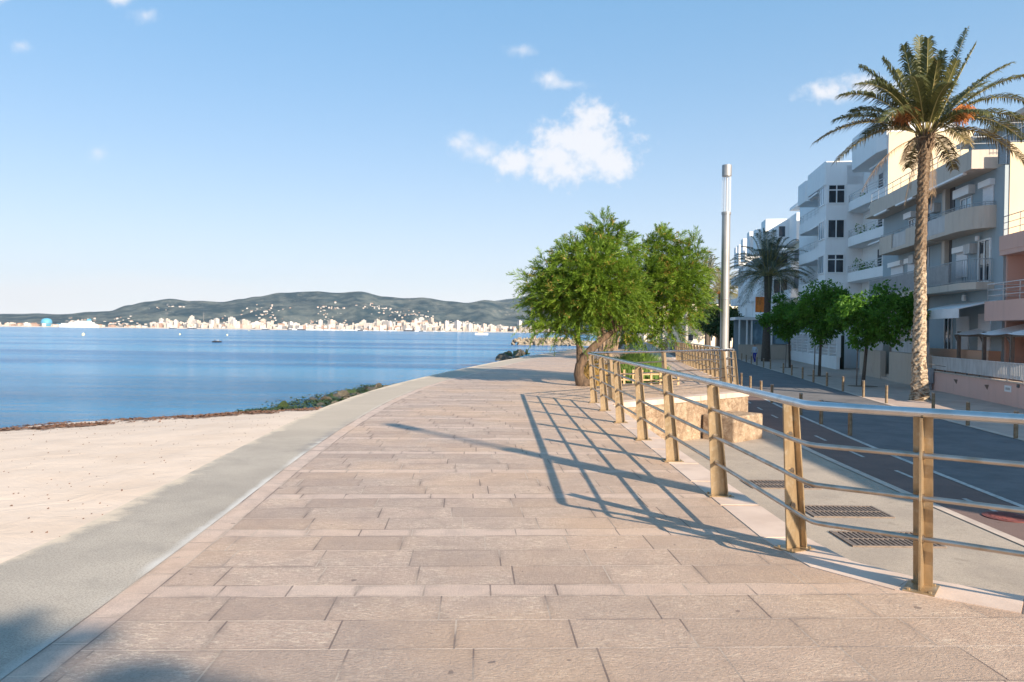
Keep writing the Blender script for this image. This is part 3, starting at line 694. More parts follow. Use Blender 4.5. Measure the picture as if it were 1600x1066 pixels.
# ------------------------------------------------------------------ the tamarisk by the railing
tb = G(910, 603)
def tamarisk():
    t = thing('tamarisk_tree', 'big feathery green tree with leaning trunk at the end of the near railing', 'tree', (tb.x, tb.y, 0)); o = Vector((tb.x, tb.y, 0))
    L = lambda x, y, Y: AY(x, y, Y) - o
    mb = MB(); Y = tb.y
    tp = [L(915, 604, Y), L(908, 596, Y), L(904, 584, Y), L(906, 571, Y), L(914, 557, Y), L(927, 543, Y), L(942, 529, Y + .1), L(960, 516, Y + .3), L(984, 500, Y + .7)]
    mb.tube(tp, [.30, .19, .15, .14, .125, .115, .10, .09, .07], 12)
    t2 = [L(906, 566, Y), L(905, 545, Y + .25), L(903, 525, Y + .5), L(902, 500, Y + .6), L(896, 470, Y + .5)]
    mb.tube(t2, [.11, .09, .075, .06, .04], 9)
    for a, b, r in [(tp[7], L(940, 440, Y - .4), .07), (tp[8], L(1040, 430, Y + 1.4), .08), (tp[6], L(955, 460, Y - .6), .07), (t2[3], L(870, 450, Y), .05), (t2[3], L(915, 410, Y + .3), .05), (tp[8], L(1000, 420, Y + 1), .06), (tp[8], L(1060, 470, Y + 1.2), .05), (tp[7], L(960, 380, Y + .4), .05)]:
        limb(mb, a, b, r * .6, .012, .12)
    mb.build('trunk', 'bark', t)
    bl = []
    for x, y, r, dy in [(838, 452, 15, .1), (852, 470, 24, .2), (845, 500, 16, 0), (870, 505, 26, .3), (868, 430, 27, .3), (878, 462, 28, -.3), (888, 520, 15, .2), (858, 445, 18, .4), (893, 405, 27, 0), (903, 440, 34, -.5), (905, 490, 28, -.2), (925, 395, 28, .2), (945, 372, 24, .3), (938, 420, 36, -.6), (965, 395, 28, .2),
                        (930, 465, 34, -.5), (962, 445, 34, -.6), (950, 485, 28, .1), (985, 470, 28, .3), (975, 515, 24, .9), (1000, 495, 28, 1.0), (1012, 402, 25, 1.2), (1035, 388, 22, 1.3), (1015, 440, 34, 1.0), (1052, 415, 28, 1.4), (1078, 408, 18, 1.5), (1048, 462, 32, 1.2), (1078, 450, 20, 1.3), (1080, 480, 17, 1.3),
                        (1030, 495, 26, 1.2), (1060, 492, 20, 1.2), (1000, 530, 16, 1.1), (935, 440, 34, 1.0), (1030, 440, 34, 2.2), (895, 470, 34, .9), (943, 352, 12, .3), (1030, 370, 12, 1.3), (1062, 380, 13, 1.4), (880, 395, 12, .2), (827, 440, 10, .1), (1087, 385, 11, 1.5), (1093, 430, 12, 1.5), (1078, 468, 26, 1.6), (1060, 430, 30, .9), (1045, 512, 18, 1.1), (1085, 430, 16, 1.2)]:
        bl.append((L(x, y, Y + dy), r * Y / 1200, .9))
    mb = MB(); plumes(mb, bl, 400, 42, .5, .0085); mb.build('crown', 'leaf_tamarisk', t)
    return t
tamarisk()
# the row of tamarisks along the sea side farther on
def far_tamarisk(label, seed):
    rnd.seed(seed); t = thing('tamarisk_tree', label, 'tree', (0, 0, 0), 0, 'tamarisks in a row along the far promenade')
    mb = MB()
    for k in range(3):
        a = 2.1 * k + seed; limb(mb, (.2 * math.cos(a), .2 * math.sin(a), 0), (1.0 * math.cos(a), 1.0 * math.sin(a), 2.7), .14, .06, .12, 7)
    mb.build('trunk', 'bark_pale', t)
    bl = [(Vector((rnd.uniform(-1.7, 1.7), rnd.uniform(-1.7, 1.7), rnd.uniform(2.6, 4.6))), rnd.uniform(.7, 1.2), .8) for _ in range(13)]
    mb = MB(); sprays(mb, bl, 34, 18, .55, .035, .3); mb.build('crown', 'leaf_tamarisk', t); return t
ft = far_tamarisk('tamarisk just behind the big leaning tree, first of the far row', 2); p = G(940, 556); ft.location = (p.x, p.y, 0)
row = [(946, 552, 'second'), (953, 549, 'third'), (960, 546.5, 'fourth'), (966, 544, 'fifth'), (970, 541, 'sixth'), (975, 538.5, 'seventh'), (978, 536.5, 'eighth')]
for k, (x, y, w) in enumerate(row):
    p = G(x, y); dup(ft, (p.x, p.y, 0), 1.3 * k, w + ' tamarisk of the row shading the far promenade', scale=(1, 1, 1.0 + .08 * (k % 3)))

# ------------------------------------------------------------------ palms
def frond_mesh(P0, P1, P2, n=58, ll=.5, lw=.02, bare=.12, vfold=.35, droop=.25, rr=.022):
    P0, P1, P2 = Vector(P0), Vector(P1), Vector(P2)
    B = lambda t: P0 * (1 - t) ** 2 + P1 * 2 * t * (1 - t) + P2 * t * t
    D = lambda t: ((P1 - P0) * 2 * (1 - t) + (P2 - P1) * 2 * t).normalized()
    rc = MB(); rc.tube([B(i / 12) for i in range(13)], [rr * (1 - .8 * i / 12) + .003 for i in range(13)], 5)
    lf = MB()
    for i in range(n):
        t = bare + (1 - bare) * (i + .5) / n; p = B(t); d = D(t)
        side = d.cross(Vector((0, 0, 1)))
        if side.length < .05: side = Vector((1, 0, 0))
        side.normalize(); up = side.cross(d).normalized()
        env = math.sin(math.pi * min(1, .12 + .88 * (t - bare) / (1 - bare) * .93)) ** .6
        for s in (-1, 1):
            L = ll * env * rnd.uniform(.8, 1.15) + .06
            a = (side * s * .75 + d * rnd.uniform(.5, .8) + up * vfold * rnd.uniform(.4, 1.3)).normalized()
            q1 = p + a * L * .5; q2 = p + a * L - Vector((0, 0, droop * L * rnd.uniform(.5, 1.2)))
            wv = d.cross(a).cross(a).normalized() * lw if rnd.random() < .5 else d * lw
            lf.add([p - wv * .5, p + wv * .5, q1 + wv * .7, q1 - wv * .7, q2], [(0, 1, 2, 3), (3, 2, 4)])
    return rc, lf
def palm_trunk(mb, pts, rs, rings=True):
    n = 14; vs = []; pts = [Vector(p) for p in pts]; tot = 90
    for i in range(tot + 1):
        t = i / tot * (len(pts) - 1); k = min(int(t), len(pts) - 2); f = t - k; p = pts[k].lerp(pts[k + 1], f); r = rs[k] + (rs[k + 1] - rs[k]) * f
        for j in range(n):
            a = 2 * math.pi * (j + .5 * (i % 2)) / n; rr = r * (1 + (.14 if (i + j) % 2 == 0 else -.06) * rnd.uniform(.4, 1.4)); vs.append((p.x + rr * math.cos(a), p.y + rr * math.sin(a), p.z + rnd.uniform(-.02, .02)))
    mb.add(vs, [(i * n + j, i * n + (j + 1) % n, (i + 1) * n + (j + 1) % n, (i + 1) * n + j) for i in range(tot) for j in range(n)])
rnd.seed(21)
pb = G(1437, 626, ROAD); PY = pb.y
pt = thing('palm_tree', 'tall date palm with rough trunk standing at the far kerb, right of the picture', 'palm tree', (pb.x, pb.y, ROAD))
o = Vector((pb.x, pb.y, ROAD)); Lp = lambda x, y, Y: AY(x, y, Y) - o
mb = MB(); palm_trunk(mb, [Vector((0, 0, -.05)), Vector((0.02, 0, .35)), Lp(1436, 560, PY), Lp(1438, 480, PY), Lp(1438, 400, PY), Lp(1441, 320, PY), Lp(1444, 260, PY), Lp(1446, 215, PY)], [.42, .33, .255, .23, .21, .205, .21, .27])
mb.build('trunk', 'palm_bark', pt)
top = Lp(1446, 212, PY)
mb = MB()
for k in range(40):
    a = k * 2.4; z = -.5 + .9 * k / 40; mb.tube([top + Vector((.2 * math.cos(a), .2 * math.sin(a), z - .2)), top + Vector((.38 * math.cos(a), .38 * math.sin(a), z + .12))], [.06, .03], 5)
mb.build('leaf_bases', 'palm_bark', pt)
FR = [  # tip px, dy (depth of tip), arch lift, material
    (1312, 150, -.6, .75, 'leaf_palm'), (1304, 188, .8, .6, 'leaf_palm'), (1275, 222, .0, .75, 'leaf_palm_low'), (1308, 252, -1.0, .75, 'leaf_palm_low'), (1344, 104, 1.0, .5, 'leaf_palm'), (1340, 132, -1.9, .75, 'leaf_palm'),
    (1379, 92, .5, .35, 'leaf_palm'), (1412, 71, -.7, .22, 'leaf_palm'), (1436, 58, .8, .12, 'leaf_palm'), (1450, 60, -1.2, .15, 'leaf_palm'), (1473, 80, .6, .1, 'leaf_palm'), (1511, 45, .1, .08, 'leaf_palm'), (1525, 69, -.6, .12, 'leaf_palm'),
    (1579, 100, .5, .4, 'leaf_palm'), (1602, 119, -.6, .55, 'leaf_palm'), (1604, 160, .6, .75, 'leaf_palm'), (1612, 195, -.4, .85, 'leaf_palm'), (1598, 218, 1.2, .85, 'leaf_palm'), (1606, 258, -.4, .85, 'leaf_palm_low'), (1510, 225, -2.6, .9, 'leaf_palm_low'),
    (1352, 210, 2.6, .7, 'leaf_palm'), (1390, 150, 3.0, .55, 'leaf_palm'), (1455, 105, 3.4, .5, 'leaf_palm'), (1520, 150, 3.0, .5, 'leaf_palm'), (1560, 205, 2.8, .7, 'leaf_palm'), (1380, 190, -3.2, .8, 'leaf_palm'), (1425, 120, -3.4, .7, 'leaf_palm'),
    (1485, 130, -3.3, .7, 'leaf_palm'), (1545, 180, -2.8, .8, 'leaf_palm'), (1400, 110, 1.8, .3, 'leaf_palm'), (1495, 95, -1.5, .2, 'leaf_palm'), (1540, 130, 1.5, .35, 'leaf_palm'), (1330, 175, 1.8, .7, 'leaf_palm'), (1430, 95, 1.9, .25, 'leaf_palm'), (1465, 95, -2.0, .3, 'leaf_palm'), (1368, 125, -.6, .45, 'leaf_palm'),
    (1420, 262, 3.0, .6, 'leaf_palm_low'), (1490, 265, 2.9, .6, 'leaf_palm_low')]
for x, y, dy, lift, mt in FR:
    tip = Lp(x, y, PY + dy); b = top + Vector((tip.x - top.x, tip.y - top.y, 0)).normalized() * .2; mid = b.lerp(tip, .5); L = (tip - b).length
    rc, lf = frond_mesh(b, mid + Vector((0, 0, lift * L * .42)), tip, 88, .62, .033, .13, .3, .55, .026)
    f = lf.build('frond', mt, pt); rc.build('rachis', 'rachis', f)
for x, y, dy, px_, py_ in [(1347, 298, -.5, 1385, 232), (1413, 322, -.2, 1425, 262), (1454, 328, -.2, 1462, 262), (1448, 300, .3, 1432, 250), (1405, 256, -.8, 1425, 222)]:
    tip = Lp(x, y, PY + dy); rc, lf = frond_mesh(top + Vector((0, -.2, -.1)), Lp(px_, py_, PY + dy) + Vector((0, 0, .35)), tip, 46, .2, .014, .3, -.2, .9)
    f = lf.build('dead_frond', 'dead_palm', pt); rc.build('rachis', 'dead_palm', f)
for x, y, dy in [(1417, 172, -.9), (1508, 170, -.8), (1500, 182, -.2), (1408, 182, -.3)]:
    c = Lp(x, y, PY + dy); mb = MB(); mb.tube([top, (top + c) / 2 + Vector((0, 0, .25)), c], .02, 5)
    for _ in range(130):
        d = rdir(); d.z = -abs(d.z) * .7 + .1; s = c + rdir() * .1; e2 = s + d * rnd.uniform(.2, .55)
        mb.tube([s, (s + e2) / 2 + Vector((0, 0, .08)), e2 - Vector((0, 0, .1))], [.006, .010, .014], 4, False)
    mb.build('date_cluster', 'fruit', pt)
MB().tube([Vector((.28, -.15, 1.55)), Vector((.9, -.3, 1.45))], .012, 5).build('cable', 'frame_dark', pt)

def bushy_palm(label, loc, trunk_h, tr, rad, nf, mat, seed, fruit=None, trmat='bark_grey', bias=0.0, group=None):
    rnd.seed(seed); t = thing('palm_tree', label, 'palm tree', loc, 0, group)
    mb = MB(); mb.tube([(-.1, 0, -.05), (-.1, 0, trunk_h * .3), (.0, 0, trunk_h * .7), (.02, 0, trunk_h)], [tr * 1.5, tr * 1.1, tr, tr * 1.25], 12); mb.build('trunk', trmat, t)
    top = Vector((0, 0, trunk_h)); lf_all = MB(); rc_all = MB()
    for k in range(nf):
        a = k * 2.39996; el = R(82) - R(105) * (k / nf) ** .9 + R(rnd.uniform(-8, 8)); L = rad * rnd.uniform(.85, 1.1)
        h = Vector((math.cos(a), math.sin(a), 0)); b = top + h * tr
        tip = b + h * L * math.cos(el) * .95 + Vector((0, 0, L * math.sin(el) * .9 - .30 * L * math.cos(el)))
        P1 = b + h * L * .5 * math.cos(el) + Vector((0, 0, L * .5 * math.sin(el) + .24 * L))
        rc, lf = frond_mesh(b, P1, tip, 40, .5 * rad / 4.2, .03, .14, .3, .4, .03)
        lf_all.add(lf.v, lf.f); rc_all.add(rc.v, rc.f)
    c = lf_all.build('crown', mat, t); rc_all.build('frond_stems', 'rachis', c)
    if fruit:
        for a in fruit:
            c0 = top + Vector((math.cos(a) * .9, math.sin(a) * .9, .2)); mb = MB(); mb.tube([top, c0], .04, 5)
            for _ in range(80):
                d = rdir(); d.z = -abs(d.z); mb.tube([c0, c0 + d * rnd.uniform(.4, .9)], .02, 4, False)
            mb.build('date_cluster', 'fruit', t)
    return t
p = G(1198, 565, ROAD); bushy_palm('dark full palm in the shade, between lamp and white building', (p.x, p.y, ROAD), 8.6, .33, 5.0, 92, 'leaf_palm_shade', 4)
p = AY(1126, 480, 128); bushy_palm('palm with sunlit golden green fronds and orange dates right behind the silver lamp', (p.x, 128, ROAD), 9.6, .36, 5.4, 70, 'leaf_palm_sunlit', 8, fruit=(-1.2, -.3, -2))
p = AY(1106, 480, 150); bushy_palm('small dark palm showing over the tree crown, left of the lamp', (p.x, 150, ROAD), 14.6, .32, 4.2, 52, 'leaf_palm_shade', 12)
bushy_palm('palm behind the camera, out of frame, throwing the soft shadow in the near corner', (7.85, -10.5, 0), 7.0, .25, 1.5, 80, 'leaf_palm', 15)

# ------------------------------------------------------------------ street trees
def street_tree(label, bx, by, blobs, seed, Yov=None, n=52):
    rnd.seed(seed); p = G(bx, by, ROAD); Y = Yov or p.y; o = Vector((p.x, p.y, ROAD))
    t = thing('street_tree', label, 'tree', o, 0, 'clipped leafy trees on the far pavement'); L = lambda x, y, dy: AY(x, y, Y + dy) - o
    bl = [(L(x, y, dy), r * Y / 1200, .85) for x, y, r, dy in blobs]; mb = MB()
    cen = sum((b[0] for b in bl), Vector()) / len(bl)
    fork = Vector((cen.x * .3, cen.y * .3, cen.z - 1.2))
    mb.tube([(0, 0, 0), fork * .5, fork], [.10, .085, .075], 9)
    for b in bl: limb(mb, fork, b[0], .045, .012, .1, 5, 5)
    mb.build('trunk', 'bark_grey', t)
    MB().tube([(-.38, -.1, 0), (-.34, -.08, 2.0)], .035, 7).build('stake', 'grey_wood', t)
    mb = MB(); leaves(mb, [(b[0] + rdir() * .25, b[1] * rnd.uniform(.85, 1.35), b[2]) for b in bl] + [(cen + Vector((d_.x * 2.0, d_.y * 1.6, abs(d_.z) * 1.3 - .3)), rnd.uniform(.28, .5), .8) for d_ in [rdir() for _ in range(16)]], n * .55, .21, 15, .34, .5); mb.build('crown', 'leaf_street', t)
    MB().lathe([(.75, .002), (.75, .02)], 20).build('tree_pit', 'soil', t); return t
street_tree('nearest leafy street tree, its round crown beside the palm trunk', 1348, 604, [(1340, 475, 24, 0), (1365, 468, 26, -.3), (1395, 475, 26, 0), (1412, 495, 20, 0), (1350, 500, 26, -.4), (1380, 505, 28, -.6), (1405, 520, 18, -.2), (1330, 495, 18, .2), (1365, 530, 18, -.4), (1340, 525, 18, 0), (1318, 480, 12, .3), (1420, 470, 10, 0), (1390, 455, 12, .2)], 31, n=120)
street_tree('middle street tree standing in front of the white lattice wall', 1280, 588, [(1262, 478, 20, 0), (1285, 468, 24, 0), (1305, 470, 20, .3), (1270, 500, 22, -.3), (1295, 500, 24, -.3), (1312, 492, 16, .3), (1285, 520, 18, 0), (1255, 495, 14, 0), (1310, 455, 12, 0), (1300, 515, 14, .2)], 32, n=150)
street_tree('farthest street tree on this pavement, just right of the dark palm', 1234, 575, [(1218, 490, 16, 0), (1235, 480, 18, 0), (1250, 495, 16, .2), (1225, 508, 16, -.2), (1242, 512, 18, 0), (1210, 505, 10, .2), (1232, 525, 10, 0), (1222, 472, 10, .2)], 33, n=170)
def dark_tree(label, loc, seed):
    rnd.seed(seed); t = thing('pavement_tree', label, 'tree', loc, 0, 'dark trees along the far pavement'); mb = MB()
    mb.tube([(0, 0, 0), (.05, 0, 1.5), (0, 0, 3)], [.13, .11, .07], 7); mb.build('trunk', 'bark_grey', t)
    bl = [(Vector((rnd.uniform(-1.4, 1.4), rnd.uniform(-1.4, 1.4), rnd.uniform(2.6, 4.4))), rnd.uniform(.7, 1.1), .85) for _ in range(11)]
    mb = MB(); leaves(mb, bl, 34, .34, 12, .45); mb.build('crown', 'leaf_dark', t); return t
dt = dark_tree('first dark pavement tree left of the lamp, beyond the terrace railing', (far(115) + 1.3, 115, ROAD), 41); dt.scale = (1.35, 1.35, 1.35)
for k, (px_, Y, w) in enumerate([(0, 127, 'second'), (0, 141, 'third'), (0, 158, 'fourth'), (0, 180, 'fifth'), (0, 212, 'sixth'), (1146, 104, 'seventh')]):
    p = AY(px_, 500, Y) if px_ else Vector((far(Y) + 1.3, Y, 0)); dup(dt, (p.x, Y, ROAD), k * 1.1, w + ' dark pavement tree beyond the terrace railing, seen under the big crown' if px_ == 0 else 'dark pavement tree right of the lamp, below the sunlit golden palm', scale=Y / 84 if px_ == 0 else 1.1)

# ------------------------------------------------------------------ planter, hedge, dry plants
pl = G(1002, 601)
t = thing('planter_fence', 'low wooden fence around the green bush on the terrace', 'fence', (pl.x, pl.y, 0))
mb = MB()
for z in (.12, .30): mb.box(-1.1, 1.15, -.012, .012, z, z + .05)
mb.build('rails', 'wood_fence', t)
for side in (-1.1, 1.13): MB().box(side - .012, side + .012, .03, 2.6, .14, .19).build('side_rail', 'wood_fence', t)
for i in range(9):
    x = -1.1 + i * 2.25 / 8; MB().box(x - .03, x + .03, -.03, -.013, 0, .46).build('picket', 'wood_fence', t)
def tufts(mb, cx, cy, rx, ry, h, n, w=.014):
    for _ in range(n):
        a = rnd.random() * 6.283; q = math.sqrt(rnd.random()); x, y = cx + rx * q * math.cos(a), cy + ry * q * math.sin(a); H = h * (1 - .55 * q * q) * rnd.uniform(.6, 1.1)
        dx, dy = rnd.uniform(-.35, .35) * H, rnd.uniform(-.35, .35) * H
        mb.add([(x - w, y, 0), (x + w, y, 0), (x + dx * .5 + w * .8, y + dy * .5, H * .7), (x + dx * .5 - w * .8, y + dy * .5, H * .7), (x + dx, y + dy, H)], [(0, 1, 2, 3), (3, 2, 4)])
rnd.seed(5)
mb = MB(); tufts(mb, .15, 1.5, .95, 1.1, 1.05, 3800, .016); tag(mb.build('bush', 'leaf_grass', None, (pl.x, pl.y, 0)), 'bright green grassy bush inside the wooden fence', 'bush')
mb = MB(); tufts(mb, 0, 0, .55, .9, .85, 1000, .014); tag(mb.build('dry_bush', 'leaf_dry', None, (pl.x - 1.25, pl.y + 1.3, 0)), 'dry golden grass clump left of the green bush', 'bush')
mb = MB(); tufts(mb, 0, 0, .4, .3, .55, 500, .012); tag(mb.build('dry_grass', 'leaf_dry', None, (tb.x + .55, tb.y + .1, 0)), 'dry brown grass tuft at the foot of the leaning tree', 'plant')
p = G(1046, 551); mb = MB(); leaves(mb, [(Vector((0, 0, .6)), .8, .9), (Vector((.9, 1, .6)), .8, .9), (Vector((-.2, 1.5, .5)), .7, .9)], 60, .16, 10, .2); tag(mb.build('shrub', 'leaf_dry', None, (p.x, p.y, 0)), 'low brownish shrub by the second lamp post', 'shrub')

# ------------------------------------------------------------------ people
def person(label, loc, rz, cols, pose='walk', scale=1.0, extra=None):
    J = {'walk': {'hip': (0, 0, .95), 'sp': (0, .02, 1.2), 'ch': (0, .03, 1.4), 'nk': (0, .03, 1.52), 'hd': (0, .05, 1.63), 'ht': (0, .05, 1.73),
                  'hl': (-.1, 0, .9), 'kl': (-.11, .16, .5), 'fl': (-.11, .12, .08), 'tl': (-.11, .26, .04), 'hr': (.1, 0, .9), 'kr': (.11, .03, .48), 'fr': (.11, -.22, .12), 'tr': (.11, -.1, .04),
                  'sl': (-.19, .02, 1.42), 'el': (-.25, -.06, 1.14), 'wl': (-.24, .06, .9), 'gl': (-.23, .1, .82), 'sr': (.19, .02, 1.42), 'er': (.25, .0, 1.13), 'wr': (.24, .16, .92), 'gr': (.23, .2, .85)},
         'sit': {'hip': (0, 0, .45), 'sp': (0, .0, .7), 'ch': (0, .02, .92), 'nk': (0, .03, 1.04), 'hd': (0, .05, 1.15), 'ht': (0, .05, 1.25),
                 'hl': (-.1, .05, .43), 'kl': (-.13, .45, .5), 'fl': (-.13, .5, .1), 'tl': (-.13, .64, .06), 'hr': (.1, .05, .43), 'kr': (.13, .45, .5), 'fr': (.13, .5, .1), 'tr': (.13, .64, .06),
                 'sl': (-.19, .02, .94), 'el': (-.24, .1, .68), 'wl': (-.16, .34, .6), 'gl': (-.14, .42, .58), 'sr': (.19, .02, .94), 'er': (.24, .1, .68), 'wr': (.16, .34, .6), 'gr': (.14, .42, .58)}}[pose]
    RD = dict(hip=.13, sp=.12, ch=.14, nk=.055, hd=.1, ht=.07, hl=.09, kl=.06, fl=.045, tl=.035, hr=.09, kr=.06, fr=.045, tr=.035, sl=.06, el=.045, wl=.032, gl=.035, sr=.06, er=.045, wr=.032, gr=.035)
    E = [('hip', 'sp'), ('sp', 'ch'), ('ch', 'nk'), ('nk', 'hd'), ('hd', 'ht'), ('hip', 'hl'), ('hl', 'kl'), ('kl', 'fl'), ('fl', 'tl'), ('hip', 'hr'), ('hr', 'kr'), ('kr', 'fr'), ('fr', 'tr'), ('ch', 'sl'), ('sl', 'el'), ('el', 'wl'), ('wl', 'gl'), ('ch', 'sr'), ('sr', 'er'), ('er', 'wr'), ('wr', 'gr')]
    ks = list(J); me = bpy.data.meshes.new('person'); me.from_pydata([J[k] for k in ks], [(ks.index(a), ks.index(b)) for a, b in E], []); me.update()
    ob = bpy.data.objects.new('person', me); COL.objects.link(ob)
    md = ob.modifiers.new('skin', 'SKIN')
    for i, k in enumerate(ks): me.skin_vertices[0].data[i].radius = (RD[k], RD[k]); me.skin_vertices[0].data[i].use_root = (k == 'hip')
    ob.modifiers.new('sub', 'SUBSURF').levels = 2; ob.modifiers['sub'].render_levels = 2
    t = NT('clothing'); sp = t.n.new('ShaderNodeSeparateXYZ'); t.l.new(t.tc.outputs['Object'], sp.inputs[0]); z = sp.outputs[2]; zs = (.93, 1.5, 1.68) if pose == 'walk' else (.5, 1.02, 1.2)
    c = t.mix(t.math('GREATER_THAN', z, zs[0]), cols[1], cols[0]); c = t.mix(t.math('GREATER_THAN', z, zs[1]), c, (.45, .27, .2)); c = t.mix(t.math('GREATER_THAN', z, zs[2]), c, (.04, .03, .025))
    me.materials.append(t.done(c, .85)); ob.location = loc; ob.rotation_euler.z = rz; ob.scale = (scale,) * 3
    return tag(ob, label, 'person')
p = G(993, 543.4); person('person in dark clothes walking away along the shaded promenade', (p.x, p.y, 0), -.15, ((.04, .055, .075), (.03, .035, .05)))
p = G(1155, 566, ROAD); person('person in pale blue top and blue shorts on the far pavement right of the lamp', (p.x + 1.5, p.y, ROAD + .012), 2.4, ((.5, .55, .62), (.03, .04, .3)))

# ------------------------------------------------------------------ buildings: local frame x = away from the road, y = along the street, z up from road level
class Bld:
    def __init__(s, label, P, slope, name='apartment_building', cat='apartment building'):
        s.P = Vector(P); s.rz = -math.atan(slope); s.t = thing(name, label, cat, (P[0], P[1], ROAD), s.rz)
        a = Vector((slope, 1)).normalized(); s.a = a; s.n = Vector((a.y, -a.x))
    def box(s, nm, mat, x0, x1, y0, y1, z0, z1, parent=None, label=None): return MB().box(x0, x1, y0, y1, z0, z1).build(nm, mat, parent or s.t, label=label)
    def win(s, face, pos, a0, a1, z0, z1, nx=2, glass='dark_glass', fr='frame_white', nm='window', fw=.06, hz=None, deep=.07):
        """face 'road': plane x = pos looking to -x, a along y; face 'end': plane y = pos looking to -y, a along x"""
        mb = MB(); pn = MB()
        def bx(m, p0, p1, q0, q1, r0, r1):
            if face == 'road': m.box(pos - p1, pos - p0, q0, q1, r0, r1)
            else: m.box(q0, q1, pos - p1, pos - p0, r0, r1)
        bx(mb, 0, deep, a0, a0 + fw, z0, z1); bx(mb, 0, deep, a1 - fw, a1, z0, z1); bx(mb, 0, deep, a0 + fw, a1 - fw, z0, z0 + fw); bx(mb, 0, deep, a0 + fw, a1 - fw, z1 - fw, z1)
        for i in range(1, nx): c = a0 + (a1 - a0) * i / nx; bx(mb, 0, deep * .8, c - fw * .5, c + fw * .5, z0 + fw, z1 - fw)
        if hz: bx(mb, 0, deep * .75, a0 + fw, a1 - fw, z0 + (z1 - z0) * hz, z0 + (z1 - z0) * hz + fw)
        f = mb.build(nm, fr, s.t); bx(pn, .005, deep * .35, a0 + fw, a1 - fw, z0 + fw, z1 - fw); pn.build('pane', glass, f); return f
    def shut(s, face, pos, a0, a1, z0, z1, box=True):
        mb = MB(); n = int((z1 - z0) / .07)
        for i in range(n):
            z = z0 + (z1 - z0) * i / n
            if face == 'road': mb.box(pos - .05 - .012 * (i % 2), pos - .003, a0, a1, z, z + (z1 - z0) / n)
            else: mb.box(a0, a1, pos - .05 - .012 * (i % 2), pos - .003, z, z + (z1 - z0) / n)
        f = mb.build('shutter', 'shutter', s.t)
        if box:
            if face == 'road': MB().box(pos - .26, pos - .001, a0 - .08, a1 + .08, z1, z1 + .3).build('shutter_box', 'frame_white', f)
            else: MB().box(a0 - .08, a1 + .08, pos - .26, pos - .001, z1, z1 + .3).build('shutter_box', 'frame_white', f)
        return f
    def rail(s, pts, z0, z1, bars=.13, mat='rail_grey', hor=None, nm='balcony_railing', rad=.022):
        mb = MB(); pts = [Vector(p) for p in pts]
        mb.tube([(p.x, p.y, z1) for p in pts], rad, 6)
        if hor:
            for k in range(1, hor + 1): z = z1 - (z1 - z0) * k / (hor + 1); mb.tube([(p.x, p.y, z) for p in pts], rad * .75, 5)
        else: mb.tube([(p.x, p.y, z0 + .08) for p in pts], rad * .8, 5)
        for a, b in zip(pts, pts[1:]):
            L = (b - a).length; n = max(1, int(L / (bars if not hor else 1.3)))
            for i in range(n + 1): q = a.lerp(b, i / n); mb.tube([(q.x, q.y, z0), (q.x, q.y, z1)], rad * (.55 if not hor else .8), 4)
        return mb.build(nm, mat, s.t)
    def slab(s, nm, mat, pts, z0, z1, parent=None): return MB().prism(pts, z0, z1).build(nm, mat, parent or s.t)

# --- grey-blue building with stone balconies
A = Bld('grey blue apartment building with beige balconies behind the tall palm', (21.8, 36.7), .147)
A.box('wall', 'greyblue_plaster', 1.15, 14, -.74, 16.2, 0, 10.72)
A.box('end_wall', 'beige_plaster', 1.35, 14.02, -.78, -.743, 0, 11.75)
A.box('roof_slab', 'balcony_stone', 0, 14, 0.0, 16.4, 10.72, 10.92)
mbp = MB().box(0, .18, 0, 15.4, 10.92, 11.62).box(.18, 1.15, 0, .18, 10.92, 11.62); mbp.build('parapet', 'balcony_stone', A.t)
A.rail([(.08, 15.3), (.08, .1), (1.15, .1)], 11.62, 12.25, 1.2, hor=1)
A.rail([(1.4, -.6), (13.5, -.6)], 11.76, 12.7, .16)
A.box('penthouse', 'greyblue_plaster', 3.2, 12, .9, 8.2, 10.93, 13.6); A.box('penthouse_roof', 'balcony_stone', 2.7, 12.4, .5, 8.6, 13.6, 13.85)
A.win('end', .9, 4.2, 7.2, 11.2, 13.2, 3); A.win('road', 3.2, 1.6, 4.6, 11.2, 13.2, 3)
arc_pts = [(1.15, 0.02)] + [(1.15 - 1.15 * math.sin(a) ** .8, .02 + 2.2 * (1 - math.cos(a))) for a in [R(k) for k in range(10, 91, 10)]]
# second floor: curved solid balcony, glass panel, then a straight one
A.slab('balcony', 'balcony_stone', arc_pts + [(0, 5.6), (1.15, 5.6)], 7.92, 8.12)
arc_in = [(x + (.14 if x < 1.1 else 0), y + .1) for x, y in arc_pts]
mb = MB(); P = arc_pts + [(0, 3.0)]; Q = [(min(1.15, x + .14), y + .12) for x, y in arc_pts] + [(.14, 3.0)]
for i in range(len(P) - 1): mb.hexa([(*P[i], 8.12), (*P[i + 1], 8.12), (*Q[i + 1], 8.12), (*Q[i], 8.12)], [(*P[i], 9.0), (*P[i + 1], 9.0), (*Q[i + 1], 9.0), (*Q[i], 9.0)])
mb.build('curved_parapet', 'balcony_stone', A.t)
A.rail([(x + .07 if x < 1 else x, y + .05) for x, y in arc_pts] + [(.07, 5.5), (1.15, 5.5)], 9.0, 9.17, 1.1)
A.box('balcony_panel', 'frosted', .05, .08, 3.02, 5.5, 8.14, 8.98); A.box('balcony_partition', 'balcony_stone', 0, 1.15, 5.52, 5.68, 8.12, 9.0)
A.box('balcony', 'balcony_stone', 0, 1.15, 6.3, 13.3, 7.92, 8.12)
for y0, y1 in ((6.3, 8.6), (11, 13.3)): A.box('parapet', 'balcony_stone', 0, .14, y0, y1, 8.12, 9.0)
A.box('parapet', 'balcony_stone', .14, 1.15, 6.3, 6.42, 8.12, 9.0); A.box('balcony_panel', 'frosted', .05, .08, 8.6, 11, 8.14, 8.95)
